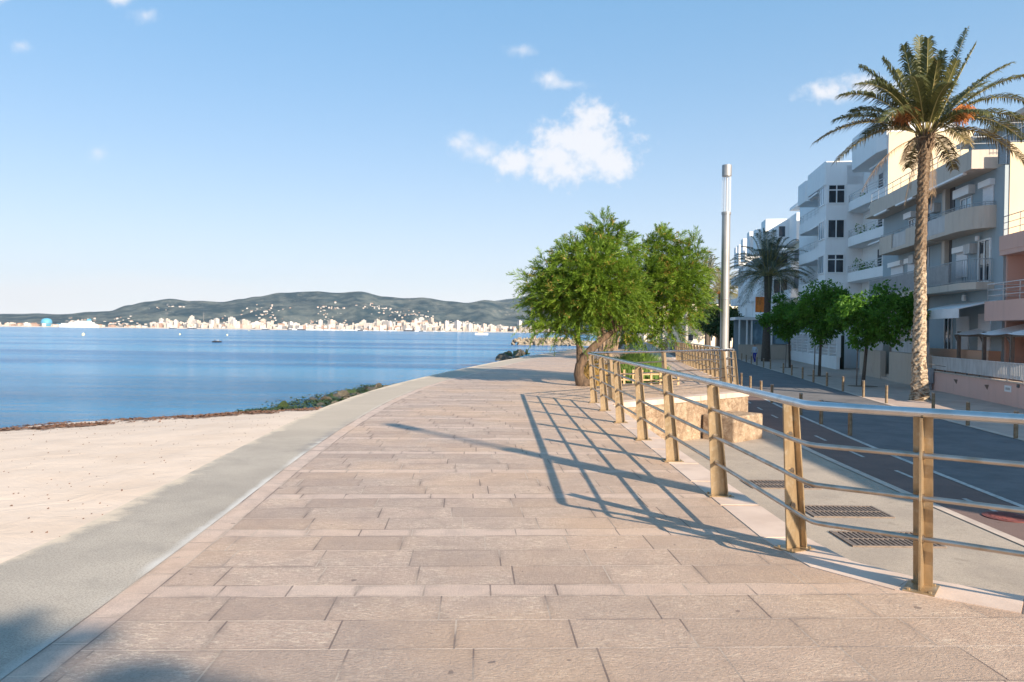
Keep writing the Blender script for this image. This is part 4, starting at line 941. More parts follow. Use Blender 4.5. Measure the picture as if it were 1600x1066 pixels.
A.rail([(.07, 6.35), (.07, 13.2)], 9.0, 9.17, 1.1)
A.shut('road', 1.15, .28, 1.35, 8.55, 10.0); A.win('road', 1.15, 2.6, 3.9, 8.13, 9.9, 2, 'sky_glass'); A.box('shutter_box', 'frame_white', .82, 1.149, 2.3, 4.2, 9.95, 10.4)
for y0, y1, z0, z1 in [(4.7, 6.2, 8.12, 10.72), (8.2, 9.6, 8.12, 10.72), (5.0, 6.3, 5.3, 7.92), (8.4, 9.4, 5.3, 7.9)]: A.box('recess_shade', 'frame_dark', 1.10, 1.149, y0, y1, z0, z1)  # flat dark sheets on the wall stand in for recess shade
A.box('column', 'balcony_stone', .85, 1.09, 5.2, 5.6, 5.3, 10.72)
A.win('road', 1.15, 10.3, 11.3, 8.14, 9.9, 2, 'dark_glass'); A.box('shutter_box', 'frame_white', .82, 1.149, 10.2, 11.5, 9.95, 10.3)
for y0, y1 in ((.9, 6.4), (7.6, 10.4), (12, 14.5)): MB().hexa([(-.02, y0, 10.62), (-.02, y1, 10.62), (.16, y1, 10.62), (.16, y0, 10.62)], [(-.02, y0, 10.718), (-.02, y1, 10.718), (.16, y1, 10.718), (.16, y0, 10.718)]).build('awning_case', 'frame_white', A.t)
# first floor
A.slab('balcony', 'balcony_stone', [(1.15, .1), (.35, .1), (-.05, .9), (-.05, 15.6), (1.15, 15.6)], 5.0, 5.34)
A.rail([(1.1, .2), (.4, .2), (.05, .95), (.05, 2.6)], 5.34, 6.45, .12); A.rail([(.05, 2.7), (.05, 15.4)], 5.34, 6.45, .12)
A.box('balcony_panel', 'frosted', .075, .1, 2.65, 15.4, 5.45, 6.35)
A.win('road', 1.15, .45, 1.75, 5.36, 7.5, 2, 'dark_glass', fw=.09); A.shut('road', 1.15, 3.0, 4.3, 5.8, 7.1); A.shut('road', 1.15, 10.2, 11.4, 5.5, 7.2); A.shut('road', 1.15, 12.2, 14.4, 5.5, 7.2)
# ground floor with shuttered windows and long awning
A.shut('road', 1.15, 2.7, 4.15, 2.0, 3.75, False); A.shut('road', 1.15, .35, 1.6, 2.0, 3.85, False); A.win('road', 1.15, 4.7, 5.7, 1.5, 3.9, 2, 'dark_glass')
aw = MB(); aw.hexa([(-.55, -.3, 4.02), (-.55, 4.7, 4.02), (1.14, 4.7, 4.42), (1.14, -.3, 4.42)], [(-.55, -.3, 4.07), (-.55, 4.7, 4.07), (1.14, 4.7, 4.47), (1.14, -.3, 4.47)])
awn = aw.build('awning', 'white_cloth', A.t); MB().box(-.58, -.551, -.3, 4.7, 3.6, 4.07).build('valance', 'white_cloth', awn)
MB().lathe([(.1, 4.55), (.12, 4.65), (.1, 4.85)], 10, .95, 2.9).build('wall_lamp', 'frame_white', A.t)
MB().lathe([(.1, 7.45), (.12, 7.55), (.1, 7.7)], 10, .95, 1.5).build('wall_lamp', 'frame_white', A.t)
A.box('plinth', 'peach_plaster', .6, 1.14, -.7, 8, 0, 2.05); A.box('ground_wall', 'stone_tile', .9, 1.145, 8, 16.1, 0, 4.9)
for y0 in (9, 12): A.win('road', .9, y0, y0 + 1.6, 2.6, 4.2, 2)
for y0, z0 in ((2.0, 6.9), (9.7, 7.1), (6.6, 9.7)): A.box('air_conditioner', 'fence_pale', .8, 1.149, y0, y0 + .75, z0, z0 + .5)
mb = MB(); mb.tube([(6, 4, 13.85), (6, 4, 16)], .03, 5)
for k in range(5): mb.tube([(5.5 + .05 * k, 4, 15.9 - k * .12), (6.5 - .05 * k, 4, 15.9 - k * .12)], .012, 4)
mb.build('roof_aerial', 'frame_dark', A.t)
mb = MB(); mb.tube([(1.1, 8.1, 2), (1.1, 8.1, 7.9)], .04, 6); mb.build('drain_pipe', 'frame_white', A.t)

# --- peach building nearer to the camera
Pk = Bld('peach coloured two storey building with a deep loggia at the right edge', (22.7, 35.85), .147, 'peach_building', 'house')
Pk.box('wall', 'peach_plaster', 2.4, 13, -8, 0.0, 0, 6.5); Pk.box('side_fin', 'pink_plaster', .25, 2.4, -.16, 0.0, 0, 6.5)
Pk.box('roof_slab', 'pink_plaster', .0, 13, -8, .05, 6.5, 6.72); Pk.box('parapet', 'pink_plaster', -.02, .2, -8, .06, 6.721, 7.4)
Pk.rail([(.1, -.1), (.1, -7.6)], 7.4, 8.3, 1.3, hor=2)
Pk.box('balcony', 'pink_plaster', -.7, 2.4, -8, -.17, 3.45, 3.65); Pk.box('balcony_wall', 'pink_plaster', -.7, -.52, -8, -.17, 3.65, 4.35)
Pk.rail([(1.5, -.25), (-.6, -.25), (-.6, -7.6)], 4.35, 5.15, 1.3, 'rail_white', hor=2)
for y0 in (-3.2, -6.2): Pk.win('road', 2.4, y0, y0 + 1.8, 3.7, 5.9, 2); Pk.win('road', 2.4, y0, y0 + 1.8, .9, 2.9, 2)

# --- front gardens along the pavement line
T = Vector((.2, 1)).normalized(); Nn = Vector((T.y, -T.x)); O2 = Vector((13.55, 0)); RZ = -math.atan(.2)
def sof(px, y, z=ROAD): p = G(px, y, z); return (Vector((p.x, p.y)) - O2).dot(T)
s0, s1 = 20.0, 40.1
def front(name, label, cat): return thing(name, label, cat, (O2.x, O2.y, ROAD), RZ)
t = front('garden_wall', 'pink rendered garden wall along the pavement below the pale fence', 'wall')
MB().box(0, .25, s0, s1, 0, .92).build('wall', 'pink_plaster', t); MB().box(-.04, .29, s0, s1, .92, .98).build('coping', 'kerb', t)
MB().box(.25, 3.2, s1 - .25, s1, 0, 1.5).build('return_wall', 'peach_plaster', t)
for s_, z_ in ((36.4, .62), (32.9, .6)): MB().add([(0.0, s_ - .16, z_ + .1), (0.0, s_ + .16, z_ + .1), (-.12, s_, z_ + .1), (0, s_, z_ - .12)], [(0, 1, 2), (0, 2, 3), (2, 1, 3)]).build('vent', 'iron', t)
MB().box(-.02, -.001, 30.6, 31.2, .55, .8).build('plaque', 'frame_white', t); mb = MB()
for k in range(4): mb.box(-.026, -.021, 30.72 + k * .1, 30.76 + k * .1, .63, .72)
mb.build('plaque_lettering', 'frame_dark', t)
MB().box(-.03, -.001, 29.9, 30.1, .78, .9).build('socket_box', 'frame_dark', t)
t = front('picket_fence', 'pale grey upright slat fence on top of the pink garden wall', 'fence')
mb = MB(); s = s0
while s < s1 - .1: mb.box(.08, .105, s, s + .125, 1.06, 1.66); s += .145
mb.build('slats', 'fence_pale', t); MB().box(.06, .125, s0, s1, 1.66, 1.71).build('top_rail', 'fence_pale', t)
mb = MB(); s = s0
while s < s1: mb.box(.07, .12, s, s + .05, .98, 1.06); s += 1.4
mb.build('feet', 'frame_dark', t)
# pergola
t = front('pergola', 'grey timber pergola with sagging white canvas in the front garden', 'pergola')
sp = [27.6, 30.2, 33.3, 36.2, 39.3]
for i, s in enumerate(sp):
    MB().box(1.0, 1.14, s - .07, s + .07, .98, 2.85 + .03 * i).build('post', 'grey_wood', t); MB().box(2.9, 3.0, s - .05, s + .05, .98, 2.8).build('post', 'grey_wood', t)
    MB().tube([(1.07, s, 2.35), (1.07, s + .55, 2.78)], .045, 5).build('brace', 'grey_wood', t)
MB().box(1.02, 1.12, sp[0] - .07, sp[-1] + .3, 2.72, 2.82).build('beam', 'grey_wood', t); MB().box(2.9, 2.99, sp[0], sp[-1], 2.81, 2.9).build('beam', 'grey_wood', t)
for a, b in zip(sp, sp[1:]):
    mb = MB(); n = 8
    for i in range(n + 1):
        for j in range(n + 1):
            u, v2 = i / n, j / n; sag = .28 * 4 * u * (1 - u) * (.4 + .6 * v2 * (1 - v2) * 4); mb.v.append((.85 + 2.4 * v2, a + (b - a) * u, 2.86 + .62 * v2 - sag * .6))
    mb.f = [(i * (n + 1) + j, (i + 1) * (n + 1) + j, (i + 1) * (n + 1) + j + 1, i * (n + 1) + j + 1) for i in range(n) for j in range(n)]; mb.sm = [True] * len(mb.f)
    mb.build('canvas', 'white_cloth', t)
t = front('garden_partition', 'low dark slatted screen behind the pergola posts', 'screen'); mb = MB()
for k in range(4): mb.box(3.0, 3.04, 24, 39.6, 1.05 + k * .16, 1.17 + k * .16)
mb.build('slats', 'frame_dark', t); MB().box(3.06, 3.2, 24, 39.8, 0, 2.3).build('back_wall', 'peach_plaster', t)
tt = thing('utility_box', 'blue grey utility box fixed to the wall end beside the palm trunk', 'utility box', (O2.x + T.x * 39.6 - Nn.x * .2, O2.y + T.y * 39.6 - Nn.y * .2, ROAD), RZ)
MB().box(-.15, .15, -.25, .25, .35, 1.05).build('box', 'frosted', tt); MB().box(-.17, .17, -.27, .27, 1.05, 1.1).build('lid', 'frosted', tt); MB().box(-.1, .1, -.15, .15, 0, .35).build('leg', 'frosted', tt)
# stone faced wall of the grey building
t = front('stone_wall', 'beige tiled stone front wall with entrance gaps left of the palm', 'wall')
for a, b in ((40.6, 47.4), (49.3, 54.6)):
    w = MB().box(0, .3, a, b, 0, 1.75).build('wall', 'stone_tile', t); mb = MB(); n = round((b - a) / .62)
    for k in range(n):
        for r in range(3): mb.box(-.012, -.0005, a + k * (b - a) / n + .006, a + (k + 1) * (b - a) / n - .006, r * .583 + .006, (r + 1) * .583 - .006)
    mb.build('tiles', 'stone_tile', w); mb = MB(); s = a
    while s < b - .1: mb.box(.1, .13, s, s + .12, 1.78, 2.4); s += .14
    mb.build('fence_panel', 'fence_pale', w)
MB().box(.5, .56, 47.4, 49.3, 0, 2.0).build('gate', 'grey_wood', t); mb = MB().box(-.03, -.013, 51.0, 52.3, .3, .95); mb.build('meter_door', 'kerb', t)
for k in range(3): MB().box(.05 + .28 * k, 1.2, 47.42, 49.28, .0 + .0, .16 * (k + 1)).build('step', 'kerb', t)
MB().box(2.2, 2.5, 54.7, 61.8, 0, 3.1).build('back_wall', 'stone_tile', t)
# white lattice wall
t = front('lattice_wall', 'white garden wall with open block lattice bays behind the street trees', 'wall')
a, b = 62.0, 90.0
MB().box(0, .25, a, b, 0, .95).build('base', 'white_plaster', t); MB().box(0, .25, a, b, 2.75, 2.95).build('top_beam', 'white_plaster', t)
n = 9
for k in range(n + 1): s = a + (b - a) * k / n; MB().box(-.03, .28, s - .15, s + .15, .951, 2.749).build('pier', 'white_plaster', t)
for k in range(n):
    mb = MB(); x0 = a + (b - a) * k / n + .151; x1 = a + (b - a) * (k + 1) / n - .151
    for r in range(7): mb.box(.08, .18, x0, x1, .955 + r * .27, 1.01 + r * .27)
    for c in range(7): y_ = x0 + (x1 - x0) * c / 6; mb.box(.085, .175, y_ - .035, y_ + .035, .955, 2.745)
    mb.build('lattice', 'white_plaster', t)
MB().box(.5, .56, a, b, 0, 2.7).build('backing', 'garden_shade', t)  # dark sheet added so the lattice gaps look shaded

# --- white building with bays and rounded balconies
pC = AY(1387, 300, 54)
Cc = Bld('white apartment building with stacked window bays and rounded balconies', (pC.x, 54), .15)
FZ = [3.9, 6.95, 9.85, 12.75, 15.3]       # floor levels
Cc.box('wall', 'white_plaster', 1.3, 5.5, 0, 10.25, 0, 16.9); Cc.box('wall', 'white_plaster', 0, 5.5, 10.26, 28, 0, 16.9); Cc.box('fin', 'white_plaster', 0, 1.29, 0, .2, 0, 16.9); Cc.box('end_wall', 'beige_plaster', .0, 5.52, -.06, -.003, 0, 17.0); Cc.box('stair_head', 'white_plaster', 3.2, 5.2, 2, 8, 16.9, 18.0)
MB().prism([(-.05, .25), (-.35, 1.6), (-.35, 7.6), (0, 8.4), (3.1, 8.4), (3.1, .25)], 15.9, 18.4).build('top_volume', 'white_plaster', Cc.t)
pp = [(1.29, .25), (.55, .3), (.1, 5.2), (-.1, 8.6), (-.05, 9.5), (.2, 10.1), (1.29, 10.2)]
for k in (1, 2, 3):      # rounded balconies
    z = FZ[k] + .42; b = Cc.slab('balcony', 'white_plaster', pp, z - .3, z); mb = MB()
    for (xa, ya), (xb, yb) in zip(pp, pp[1:]):
        q = [(xa, ya), (xb, yb), (min(1.29, xb + .12), yb), (min(1.29, xa + .12), ya)]; mb.hexa([(x, y_, z) for x, y_ in q], [(x, y_, z + .45) for x, y_ in q])
    mb.build('parapet', 'white_plaster', b); Cc.rail([(x + .05, y_) for x, y_ in pp[1:-1]], z + .45, z + 1.05, .5, 'rail_white', hor=2, rad=.03)
    Cc.win('road', 1.3, 1.2, 3.4, z + .02, z + 2.1, 2, 'dark_glass' if k % 2 else 'sky_glass'); Cc.win('road', 1.3, 5.0, 6.2, z + .02, z + 2.1, 1, 'dark_glass')
    Cc.box('awning_case', 'frame_white', .35, .5, 1.5, 5.5, z + 2.3, z + 2.42)
mb = MB(); mb.box(.9, 1.29, .5, 1.2, 8.2, 8.8); mb.build('air_conditioner', 'fence_pale', Cc.t)
rnd.seed(51); first = None
for k, x, y_, hh in ((1, -1.2, 7.2, 1.3), (1, -1.22, 7.9, 1.0), (1, -1.25, 8.6, 1.5), (1, -1.1, 6.4, .9), (1, -1.0, 5.2, .8), (2, -1.2, 7.4, 1.2), (2, -1.2, 8.4, 1.4), (2, -1.05, 4.6, .6), (3, -1.2, 7.0, .6)):
    w_ = Vector((pC.x, 54)) + Cc.n * (x + 1.6) + Cc.a * y_
    pt_ = thing('potted_plant', 'potted plant on a rounded white balcony', 'potted plant', (w_.x, w_.y, ROAD + FZ[k] + .42), 0, 'plants on the white balconies')
    MB().lathe([(.12, 0), (.17, .3)], 8).build('pot', 'town_tan', pt_); mb = MB(); leaves(mb, [(Vector((0, 0, .35 + hh * .4)), .28, 1.6 * hh)], 260, .14, 5, .1); mb.build('foliage', 'leaf_street', pt_)
# the bay
BY = 10.3
Cc.slab('bay', 'white_plaster', [(1.29, BY), (-1.62, BY), (-1.62, BY + 2.4), (1.29, BY + 2.4)], 2.2, 15.3)
Cc.slab('bay_parapet', 'white_plaster', [(1.29, BY - .04), (-1.66, BY - .04), (-1.75, BY + .1), (-1.8, BY + 6.0), (1.29, BY + 6.0)], 15.3, 17.25)
Cc.slab('bay_parapet', 'white_plaster', [(-.01, BY + 6.01), (-1.55, BY + 6.01), (-1.9, BY + 6.5), (-1.95, BY + 9.3), (-1.6, BY + 9.9), (-.01, BY + 9.9)], 15.0, 16.9)
for k in (1, 2, 3):
    z = FZ[k] + .95
    Cc.win('end', BY, -1.5, -.1, z, z + 1.62, 2, 'dark_glass', fw=.09, hz=.68 if k != 2 else None); Cc.win('road', -1.62, BY + .25, BY + 2.2, z, z + 1.62, 3, 'sky_glass', fw=.1)
    zz = FZ[k]
    Cc.slab('balcony', 'white_plaster', [(-.01, BY + 2.42), (-1.62, BY + 2.42), (-1.8, BY + 9.2), (-1.45, BY + 9.9), (-.01, BY + 9.9)], zz - .5, zz + .45)
    Cc.rail([(-1.58, BY + 2.5), (-1.75, BY + 9.2), (-1.4, BY + 9.8)], zz + .45, zz + 1.15, .8, 'rail_white', hor=2, rad=.03)
    Cc.win('road', 0, BY + 3, BY + 5, zz + .46, zz + 2.4, 2, 'dark_glass'); Cc.win('road', 0, BY + 6.5, BY + 8.6, zz + .46, zz + 2.4, 2, 'dark_glass')
    Cc.box('awning_case', 'frame_white', -1.75, -1.6, BY + 2.6, BY + 6, zz + 2.32, zz + 2.44)
Cc.box('orange_awning', 'orange_cloth', -1.5, -.2, BY + 2.7, BY + 2.8, FZ[2] + .9, FZ[2] + 2.38)
Cc.box('plinth_band', 'greyblue_plaster', -.015, -.001, 10.4, 27, 2.3, 5.0)

# --- stepped white building farther down the street
pD = AY(1243, 400, 84.2)
Dd = Bld('far stepped white apartment block with saw tooth top storeys beyond the dark palm', (pD.x, 84.2), .15)
def dpos(px, Y): q = AY(px, 450, Y); w = Vector((q.x, q.y)) - Vector((pD.x, 84.2)); return w.dot(Dd.n), w.dot(Dd.a)
secs = [(1243, 84.2, 16.1, 30), (1195, 88.5, 16.0, 6), (1180, 95.5, 15.8, 5.5), (1170, 98.5, 15.9, 5), (1160, 103.5, 15.6, 5), (1153.5, 109, 15.4, 5), (1149, 112, 15.4, 4)]
low = []
for i, (px_, Y, z, ww) in enumerate(secs):
    dx, dy = dpos(px_, Y); w_ = 4.2 if i == 0 else 3.2
    yl = (8, 3, 2.2, 2.2, 2, 1.8, 1.8)[i]
    Dd.box('top_storey', 'white_plaster', dx, dx + w_, dy, dy + yl, z - 3.0, z)
    if i == 0: Dd.box('wall', 'cream_plaster', dx + .7, dx + w_ + .3, dy + .4, dy + yl + 6, 0, z - 3.0)
    else: low.append((dx + .7, dy + .4))
    for f in range(3):
        zf = 3.8 + f * 3.05
        Dd.box('balcony', 'white_plaster', dx - .4, dx + .69, dy + .5, dy + yl, zf, zf + .95); Dd.win('road', dx + .7, dy + 1, dy + yl - .8, zf + .96, zf + 2.5, 2)
        Dd.win('end', dy + .4, dx + 1.0, dx + 2.6, zf + .6, zf + 2.3, 2)
    Dd.win('end', dy, dx + 1.4 if i else dx + 2, dx + 2.2 if i else dx + 4, z - 2.1, z - .8, 1)
low.append((low[-1][0] + .3, low[-1][1] + 4)); Dd.slab('wall', 'white_plaster', low + [(x + 3, y) for x, y in low[::-1]], 0, 12.4)
for q in ((2.5, 3, 16.1, 17.6), ): Dd.box('roof_house', 'white_plaster', q[0], q[0] + 2, q[1], q[1] + 5, q[2], q[3])
Dd.box('roof_house_slab', 'white_plaster', 1.0, 5.2, 2.4, 8.6, 17.6, 17.9)
d0 = dpos(1192, 84)
Dd.box('orange_awning', 'orange_cloth', d0[0] - .5, d0[0] + .9, d0[1] + 1.6, d0[1] + 1.7, 5.2, 6.9)
# kiosk / terrace at street level in front of it
kq = AY(1186, 540, 84); t = thing('terrace_kiosk', 'white framed glazed cafe terrace behind a low stone wall, left of the dark palm', 'kiosk', (kq.x, 84, ROAD), -.15)
MB().box(-2.2, 4, -.2, 0, 0, 1.6).build('low_wall', 'stone_tile', t)
for x in (-2.2, -1.4, -.9, 1.2, 3.2): MB().box(x, x + .16, -.15, 0, 1.6, 4.3).build('post', 'frame_white', t)
MB().box(-2.6, 4.2, -.3, 4, 4.3, 4.6).build('roof', 'frame_white', t); MB().box(-.7, 3.9, .1, .14, 1.7, 4.25).build('glazing', 'sky_glass', t); MB().box(-2.2, 4, 3.6, 3.8, 0, 4.3).build('back_wall', 'greyblue_plaster', t)

# --- cream building closing the far end
q = AY(1050, 500, 165); Fb = Bld('cream sunlit building at the far end of the promenade under the trees', (q.x - 6, 165), .15, 'far_building')
Fb.box('wall', 'cream_plaster', 0, 34, 0, 14, 0, 9)
for k in range(8):
    for z in (1.2, 4.2, 7.0): Fb.win('end', 0, 1 + k * 4, 2.4 + k * 4, z, z + 1.4, 1)
# --- building out of frame on the right whose shadow lies over the road
Sb = Bld('low apartment building beyond the right edge of the picture, shading the road', (18.5, -3.0), .02)
Sb.box('wall', 'cream_plaster', 0, 6.2, 0, 18.8, 0, 8.7); Sb.box('parapet', 'cream_plaster', -.02, 6.22, -.02, 18.82, 8.7, 9.1)
for k in range(4):
    for z in (1.0, 3.9, 6.4): Sb.win('road', 0, 1.5 + k * 4, 3.3 + k * 4, z, z + 1.4, 2)

# ------------------------------------------------------------------ far shore: hills, town, boats
SKY1 = [(-700, 470), (-400, 478), (-120, 490), (0, 492), (30, 492), (60, 491), (100, 491), (140, 487), (170, 486), (200, 476), (230, 470), (265, 466), (300, 469), (345, 471), (375, 466), (400, 462), (440, 456), (495, 454), (525, 457), (560, 455), (600, 462), (635, 465), (660, 464), (700, 470), (730, 473), (760, 469), (790, 472), (820, 478), (870, 476), (950, 478), (1050, 470), (1200, 480), (1500, 490)]
SKYF = [(-700, 486), (-200, 490), (0, 490), (30, 490), (60, 488.5), (90, 490), (140, 493), (300, 492), (700, 484), (770, 470), (800, 466), (830, 460), (860, 452), (900, 445), (960, 442), (1050, 448), (1200, 462), (1500, 480)]
def prof(pl, x):
    for (x0, y0), (x1, y1) in zip(pl, pl[1:]):
        if x <= x1: f = (x - x0) / (x1 - x0); f = f * f * (3 - 2 * f); return y0 + (y1 - y0) * f
    return pl[-1][1]
hor = lambda x: 518.5 + ROLL * (x - 800)
D0, D1 = 3000.0, 4300.0
def hz1(px, t):
    D = D0 + (D1 - D0) * t; zr = (hor(px) - prof(SKY1, px)) / FPX * D1 + 1.6
    x = (px - 800) / FPX * D
    foot = 2 + 30 * t
    if t <= 1:
        s = max(0, t) ** 1.5; z = foot + (zr - foot) * s
        g = mnoise.fractal((x * .0022, D * .0022, 1.7), 1.0, 2.1, 6); z += g * 95 * (zr / 200) * t * (1 - t) * 2.4
        z += 10 * mnoise.fractal((x * .008, D * .008, 4), 1.0, 2, 3) * min(1, t * 2) * (1 if t < .97 else .25)
        z = min(z, CAMH + (zr - CAMH) * D / D1 * .985 + 0) if t < .97 else z
    else: z = zr * (1 - (t - 1) * 1.5)
    return x, D, max(SEA - 1 if t <= 0 else 1.5, z)
mb = MB(); cols = list(range(-700, 1501, 5)); NR = 34
for px_ in cols:
    for j in range(NR): mb.v.append(hz1(px_, -.004 + 1.3 * j / (NR - 1) if j else -.006))
mb.f = [(i * NR + j, (i + 1) * NR + j, (i + 1) * NR + j + 1, i * NR + j + 1) for i in range(len(cols) - 1) for j in range(NR - 1)]; mb.sm = [True] * len(mb.f)
struct(mb.build('hills', 'hill'))
mb = MB(); cols = list(range(-700, 1501, 10)); NR = 14
for px_ in cols:
    for j in range(NR):
        t_ = j / (NR - 1); D = 4700 + 1900 * t_; x = (px_ - 800) / FPX * D; zr = (hor(px_) - prof(SKYF, px_)) / FPX * 6400
        z = zr * min(1, t_ / .9) ** 1.2 + 35 * mnoise.fractal((x * .0015, D * .0015, 9), 1, 2, 5) * t_ * (1 - t_) * 3 if t_ < .95 else zr * .8
        mb.v.append((x, D, max(0, z)))
mb.f = [(i * NR + j, (i + 1) * NR + j, (i + 1) * NR + j + 1, i * NR + j + 1) for i in range(len(cols) - 1) for j in range(NR - 1)]; mb.sm = [True] * len(mb.f)
struct(mb.build('mountains', 'hill'))
def terr(px, t): return hz1(px, t)
# quay along the far waterline
mb = MB(); q = [AY(-60, 500, 2985), AY(840, 500, 2985)]; mb.box(q[0].x, q[1].x, 2970, 3010, -1.6, 2.2); struct(mb.build('quay', 'town_cream'))
rnd.seed(77)
def town_proto(kind, label):
    w, h, d = [(26, 20, 16), (18, 26, 16), (34, 15, 16), (22, 12, 16), (15, 34, 15), (13, 8, 11)][kind]
    t = thing('town_building', label, 'building', (0, 0, 0), 0, 'far town along the bay')
    mt = ['town_white', 'town_cream', 'town_white', 'town_tan', 'town_white', 'town_white'][kind]
    MB().box(-w / 2, w / 2, 0, d, -8, h).build('wall', mt, t)
    if kind in (3, 5): MB().add([(-w / 2 - .6, -.6, h), (w / 2 + .6, -.6, h), (w / 2 + .6, d + .6, h), (-w / 2 - .6, d + .6, h), (-w / 2, d / 2, h + 3), (w / 2, d / 2, h + 3)], [(0, 1, 5, 4), (2, 3, 4, 5), (1, 2, 5), (3, 0, 4), (3, 2, 1, 0)]).build('roof', 'roof_tile', t)
    else: MB().box(-w / 4, w / 6, d * .3, d * .7, h, h + 3).build('roof', mt, t)
    return t
labs = ['white broad block in the far town across the bay', 'cream tall block in the far town across the bay', 'long low white block in the far town across the bay', 'tan tile-roofed house in the far town across the bay', 'slim white tower block in the far town across the bay', 'small white villa on the slope across the bay']
protos = [None] * 6
def put(kind, px, t_, dz=0, scl=None, rz=None):
    x, D, z = terr(px, t_); z = max(z, 2); loc = (x, D, z + dz); sc = scl or rnd.uniform(.55, 1.05)
    sc = (sc * rnd.uniform(.8, 1.2), sc, sc * rnd.uniform(.75, 1.25)); rz = rnd.uniform(-.9, .9) if rz is None else rz
    if protos[kind] is None:
        protos[kind] = town_proto(kind, labs[kind]); protos[kind].location = loc; protos[kind].scale = sc; protos[kind].rotation_euler.z = rz
    else: dup(protos[kind], loc, rz, None, None, sc)
for _ in range(205):
    px_ = rnd.uniform(236, 862)
    k = rnd.choice([0, 0, 1, 1, 2, 3, 4, 0]); put(k, px_, .004 + .16 * rnd.random() ** 1.7)
for px_, k, s_ in [(360, 4, 1.2), (368, 0, 1.3), (376, 1, 1.4), (300, 0, 1.1), (305, 1, 1.1), (515, 4, 1), (520, 1, 1.2), (240, 0, 1.0), (252, 3, 1.2)]: put(k, px_, .05, 0, s_)
for _ in range(26): put(rnd.choice([0, 2, 3, 3]), rnd.uniform(-20, 160), .004 + .06 * rnd.random(), 0, rnd.uniform(.5, .85))
def slope_px():
    c = rnd.choice([(185, .25, 22), (200, .2, 20), (300, .25, 30), (420, .35, 30), (500, .25, 40), (520, .45, 30), (590, .45, 35), (600, .6, 30), (640, .3, 30), (650, .5, 30), (715, .4, 25), (450, .15, 60), (700, .2, 50), (550, .2, 50), (400, .5, 40), (270, .7, 40), (120, .3, 30)])
    return rnd.gauss(c[0], c[2] * .5), min(.85, max(.1, rnd.gauss(c[1], .06)))
for _ in range(62): a, b = slope_px(); put(5, a, b, 0, rnd.uniform(.4, .75))
mb = MB()
for _ in range(330):
    a, b = slope_px(); x, D, z = terr(a, b); w = rnd.uniform(1.6, 4.2); h = rnd.uniform(2, 4.6); mb.box(x - w, x + w, D, D + 9, z - 4, z + h)
tm = NT('town_mixed'); gg = tm.n.new('ShaderNodeNewGeometry'); rr_ = gg.outputs['Random Per Island']
cc = tm.mix(tm.ramp(rr_, .3, .7), (.62, .57, .53), (.50, .42, .36)); cc = tm.mix(tm.math('GREATER_THAN', rr_, .82), cc, (.36, .24, .19)); cc = tm.mix(tm.math('LESS_THAN', rr_, .12), cc, (.2, .2, .21)); MATS['town_mixed'] = tm.done(cc, .85)
for _ in range(650):
    a = rnd.uniform(236, 862) if rnd.random() < .88 else rnd.uniform(-40, 236); b_ = .004 + .13 * rnd.random() ** 2; x, D, z = terr(a, b_); w = rnd.uniform(3, 9); h = rnd.uniform(4, 16) * (1.2 if a > 236 else .6); mb.box(x - w, x + w, D, D + 12, z - 5, z + h)
tag(mb.build('hillside_houses', 'town_mixed'), 'scattered tiny white houses over the far hillsides', 'houses', None, 'stuff')
# ferry, gas holder, mast
x, D, z = terr(133, 0); t = thing('ferry', 'large white passenger ship moored at the far quay on the left', 'ship', (x, 2960, SEA), 0)
mb = MB(); L_ = 74; mb.prism([(-L_, -9), (L_ * .86, -9), (L_ * 1.02, 0), (L_ * .86, 9), (-L_, 9)], 0, 11); mb.build('hull', 'hull_white', t)
for k, (a, b) in enumerate([(-.9, .8), (-.5, .74), (-.2, .6)]): MB().box(L_ * a, L_ * b, -8 + k * .5, 8 - k * .5, 11 + k * 5, 16 + k * 5).build('deck', 'hull_white', t)
mb = MB()
for k in range(3):
    for i in range(24): mb.box(-52 + i * 4, -50 + i * 4, -8.3 + k * .5, -8.1 + k * .5, 12.5 + k * 5, 14.2 + k * 5)
mb.build('portholes', 'town_dark', t); MB().hexa([(30, -4, 26), (44, -4, 26), (44, 4, 26), (30, 4, 26)], [(32, -3, 34), (42, -3, 34), (42, 3, 34), (32, 3, 34)]).build('funnel', 'tank_blue', t)
x, D, z = terr(66, .01); t = thing('gas_holder', 'blue rounded storage tank on the far left shore', 'tank', (x, 3040, 1.5)); MB().lathe([(17, 0), (20, 8), (20, 20), (16, 28), (8, 32), (0, 33)], 20).build('shell', 'tank_blue', t); MB().lathe([(21, 10), (21, 11.5)], 20).build('walkway', 'town_dark', t)
x, D, z = terr(92, .01); t = thing('blue_shed', 'low blue shed beside the far passenger ship', 'shed', (x, 3030, 1.5)); MB().box(-18, 18, 0, 20, 0, 9).build('wall', 'tank_blue', t); MB().box(-19, 19, -1, 21, 9, 11).build('roof', 'tank_blue', t)
x, D, z = terr(318, .12); t = thing('radio_mast', 'thin radio mast standing over the far town', 'mast', (x, D, z)); MB().tube([(0, 0, 0), (0, 0, 58)], [1.2, .5], 6).build('mast', 'town_dark', t); MB().box(-1.6, 1.6, -1.6, 1.6, 40, 43).build('platform', 'town_dark', t)
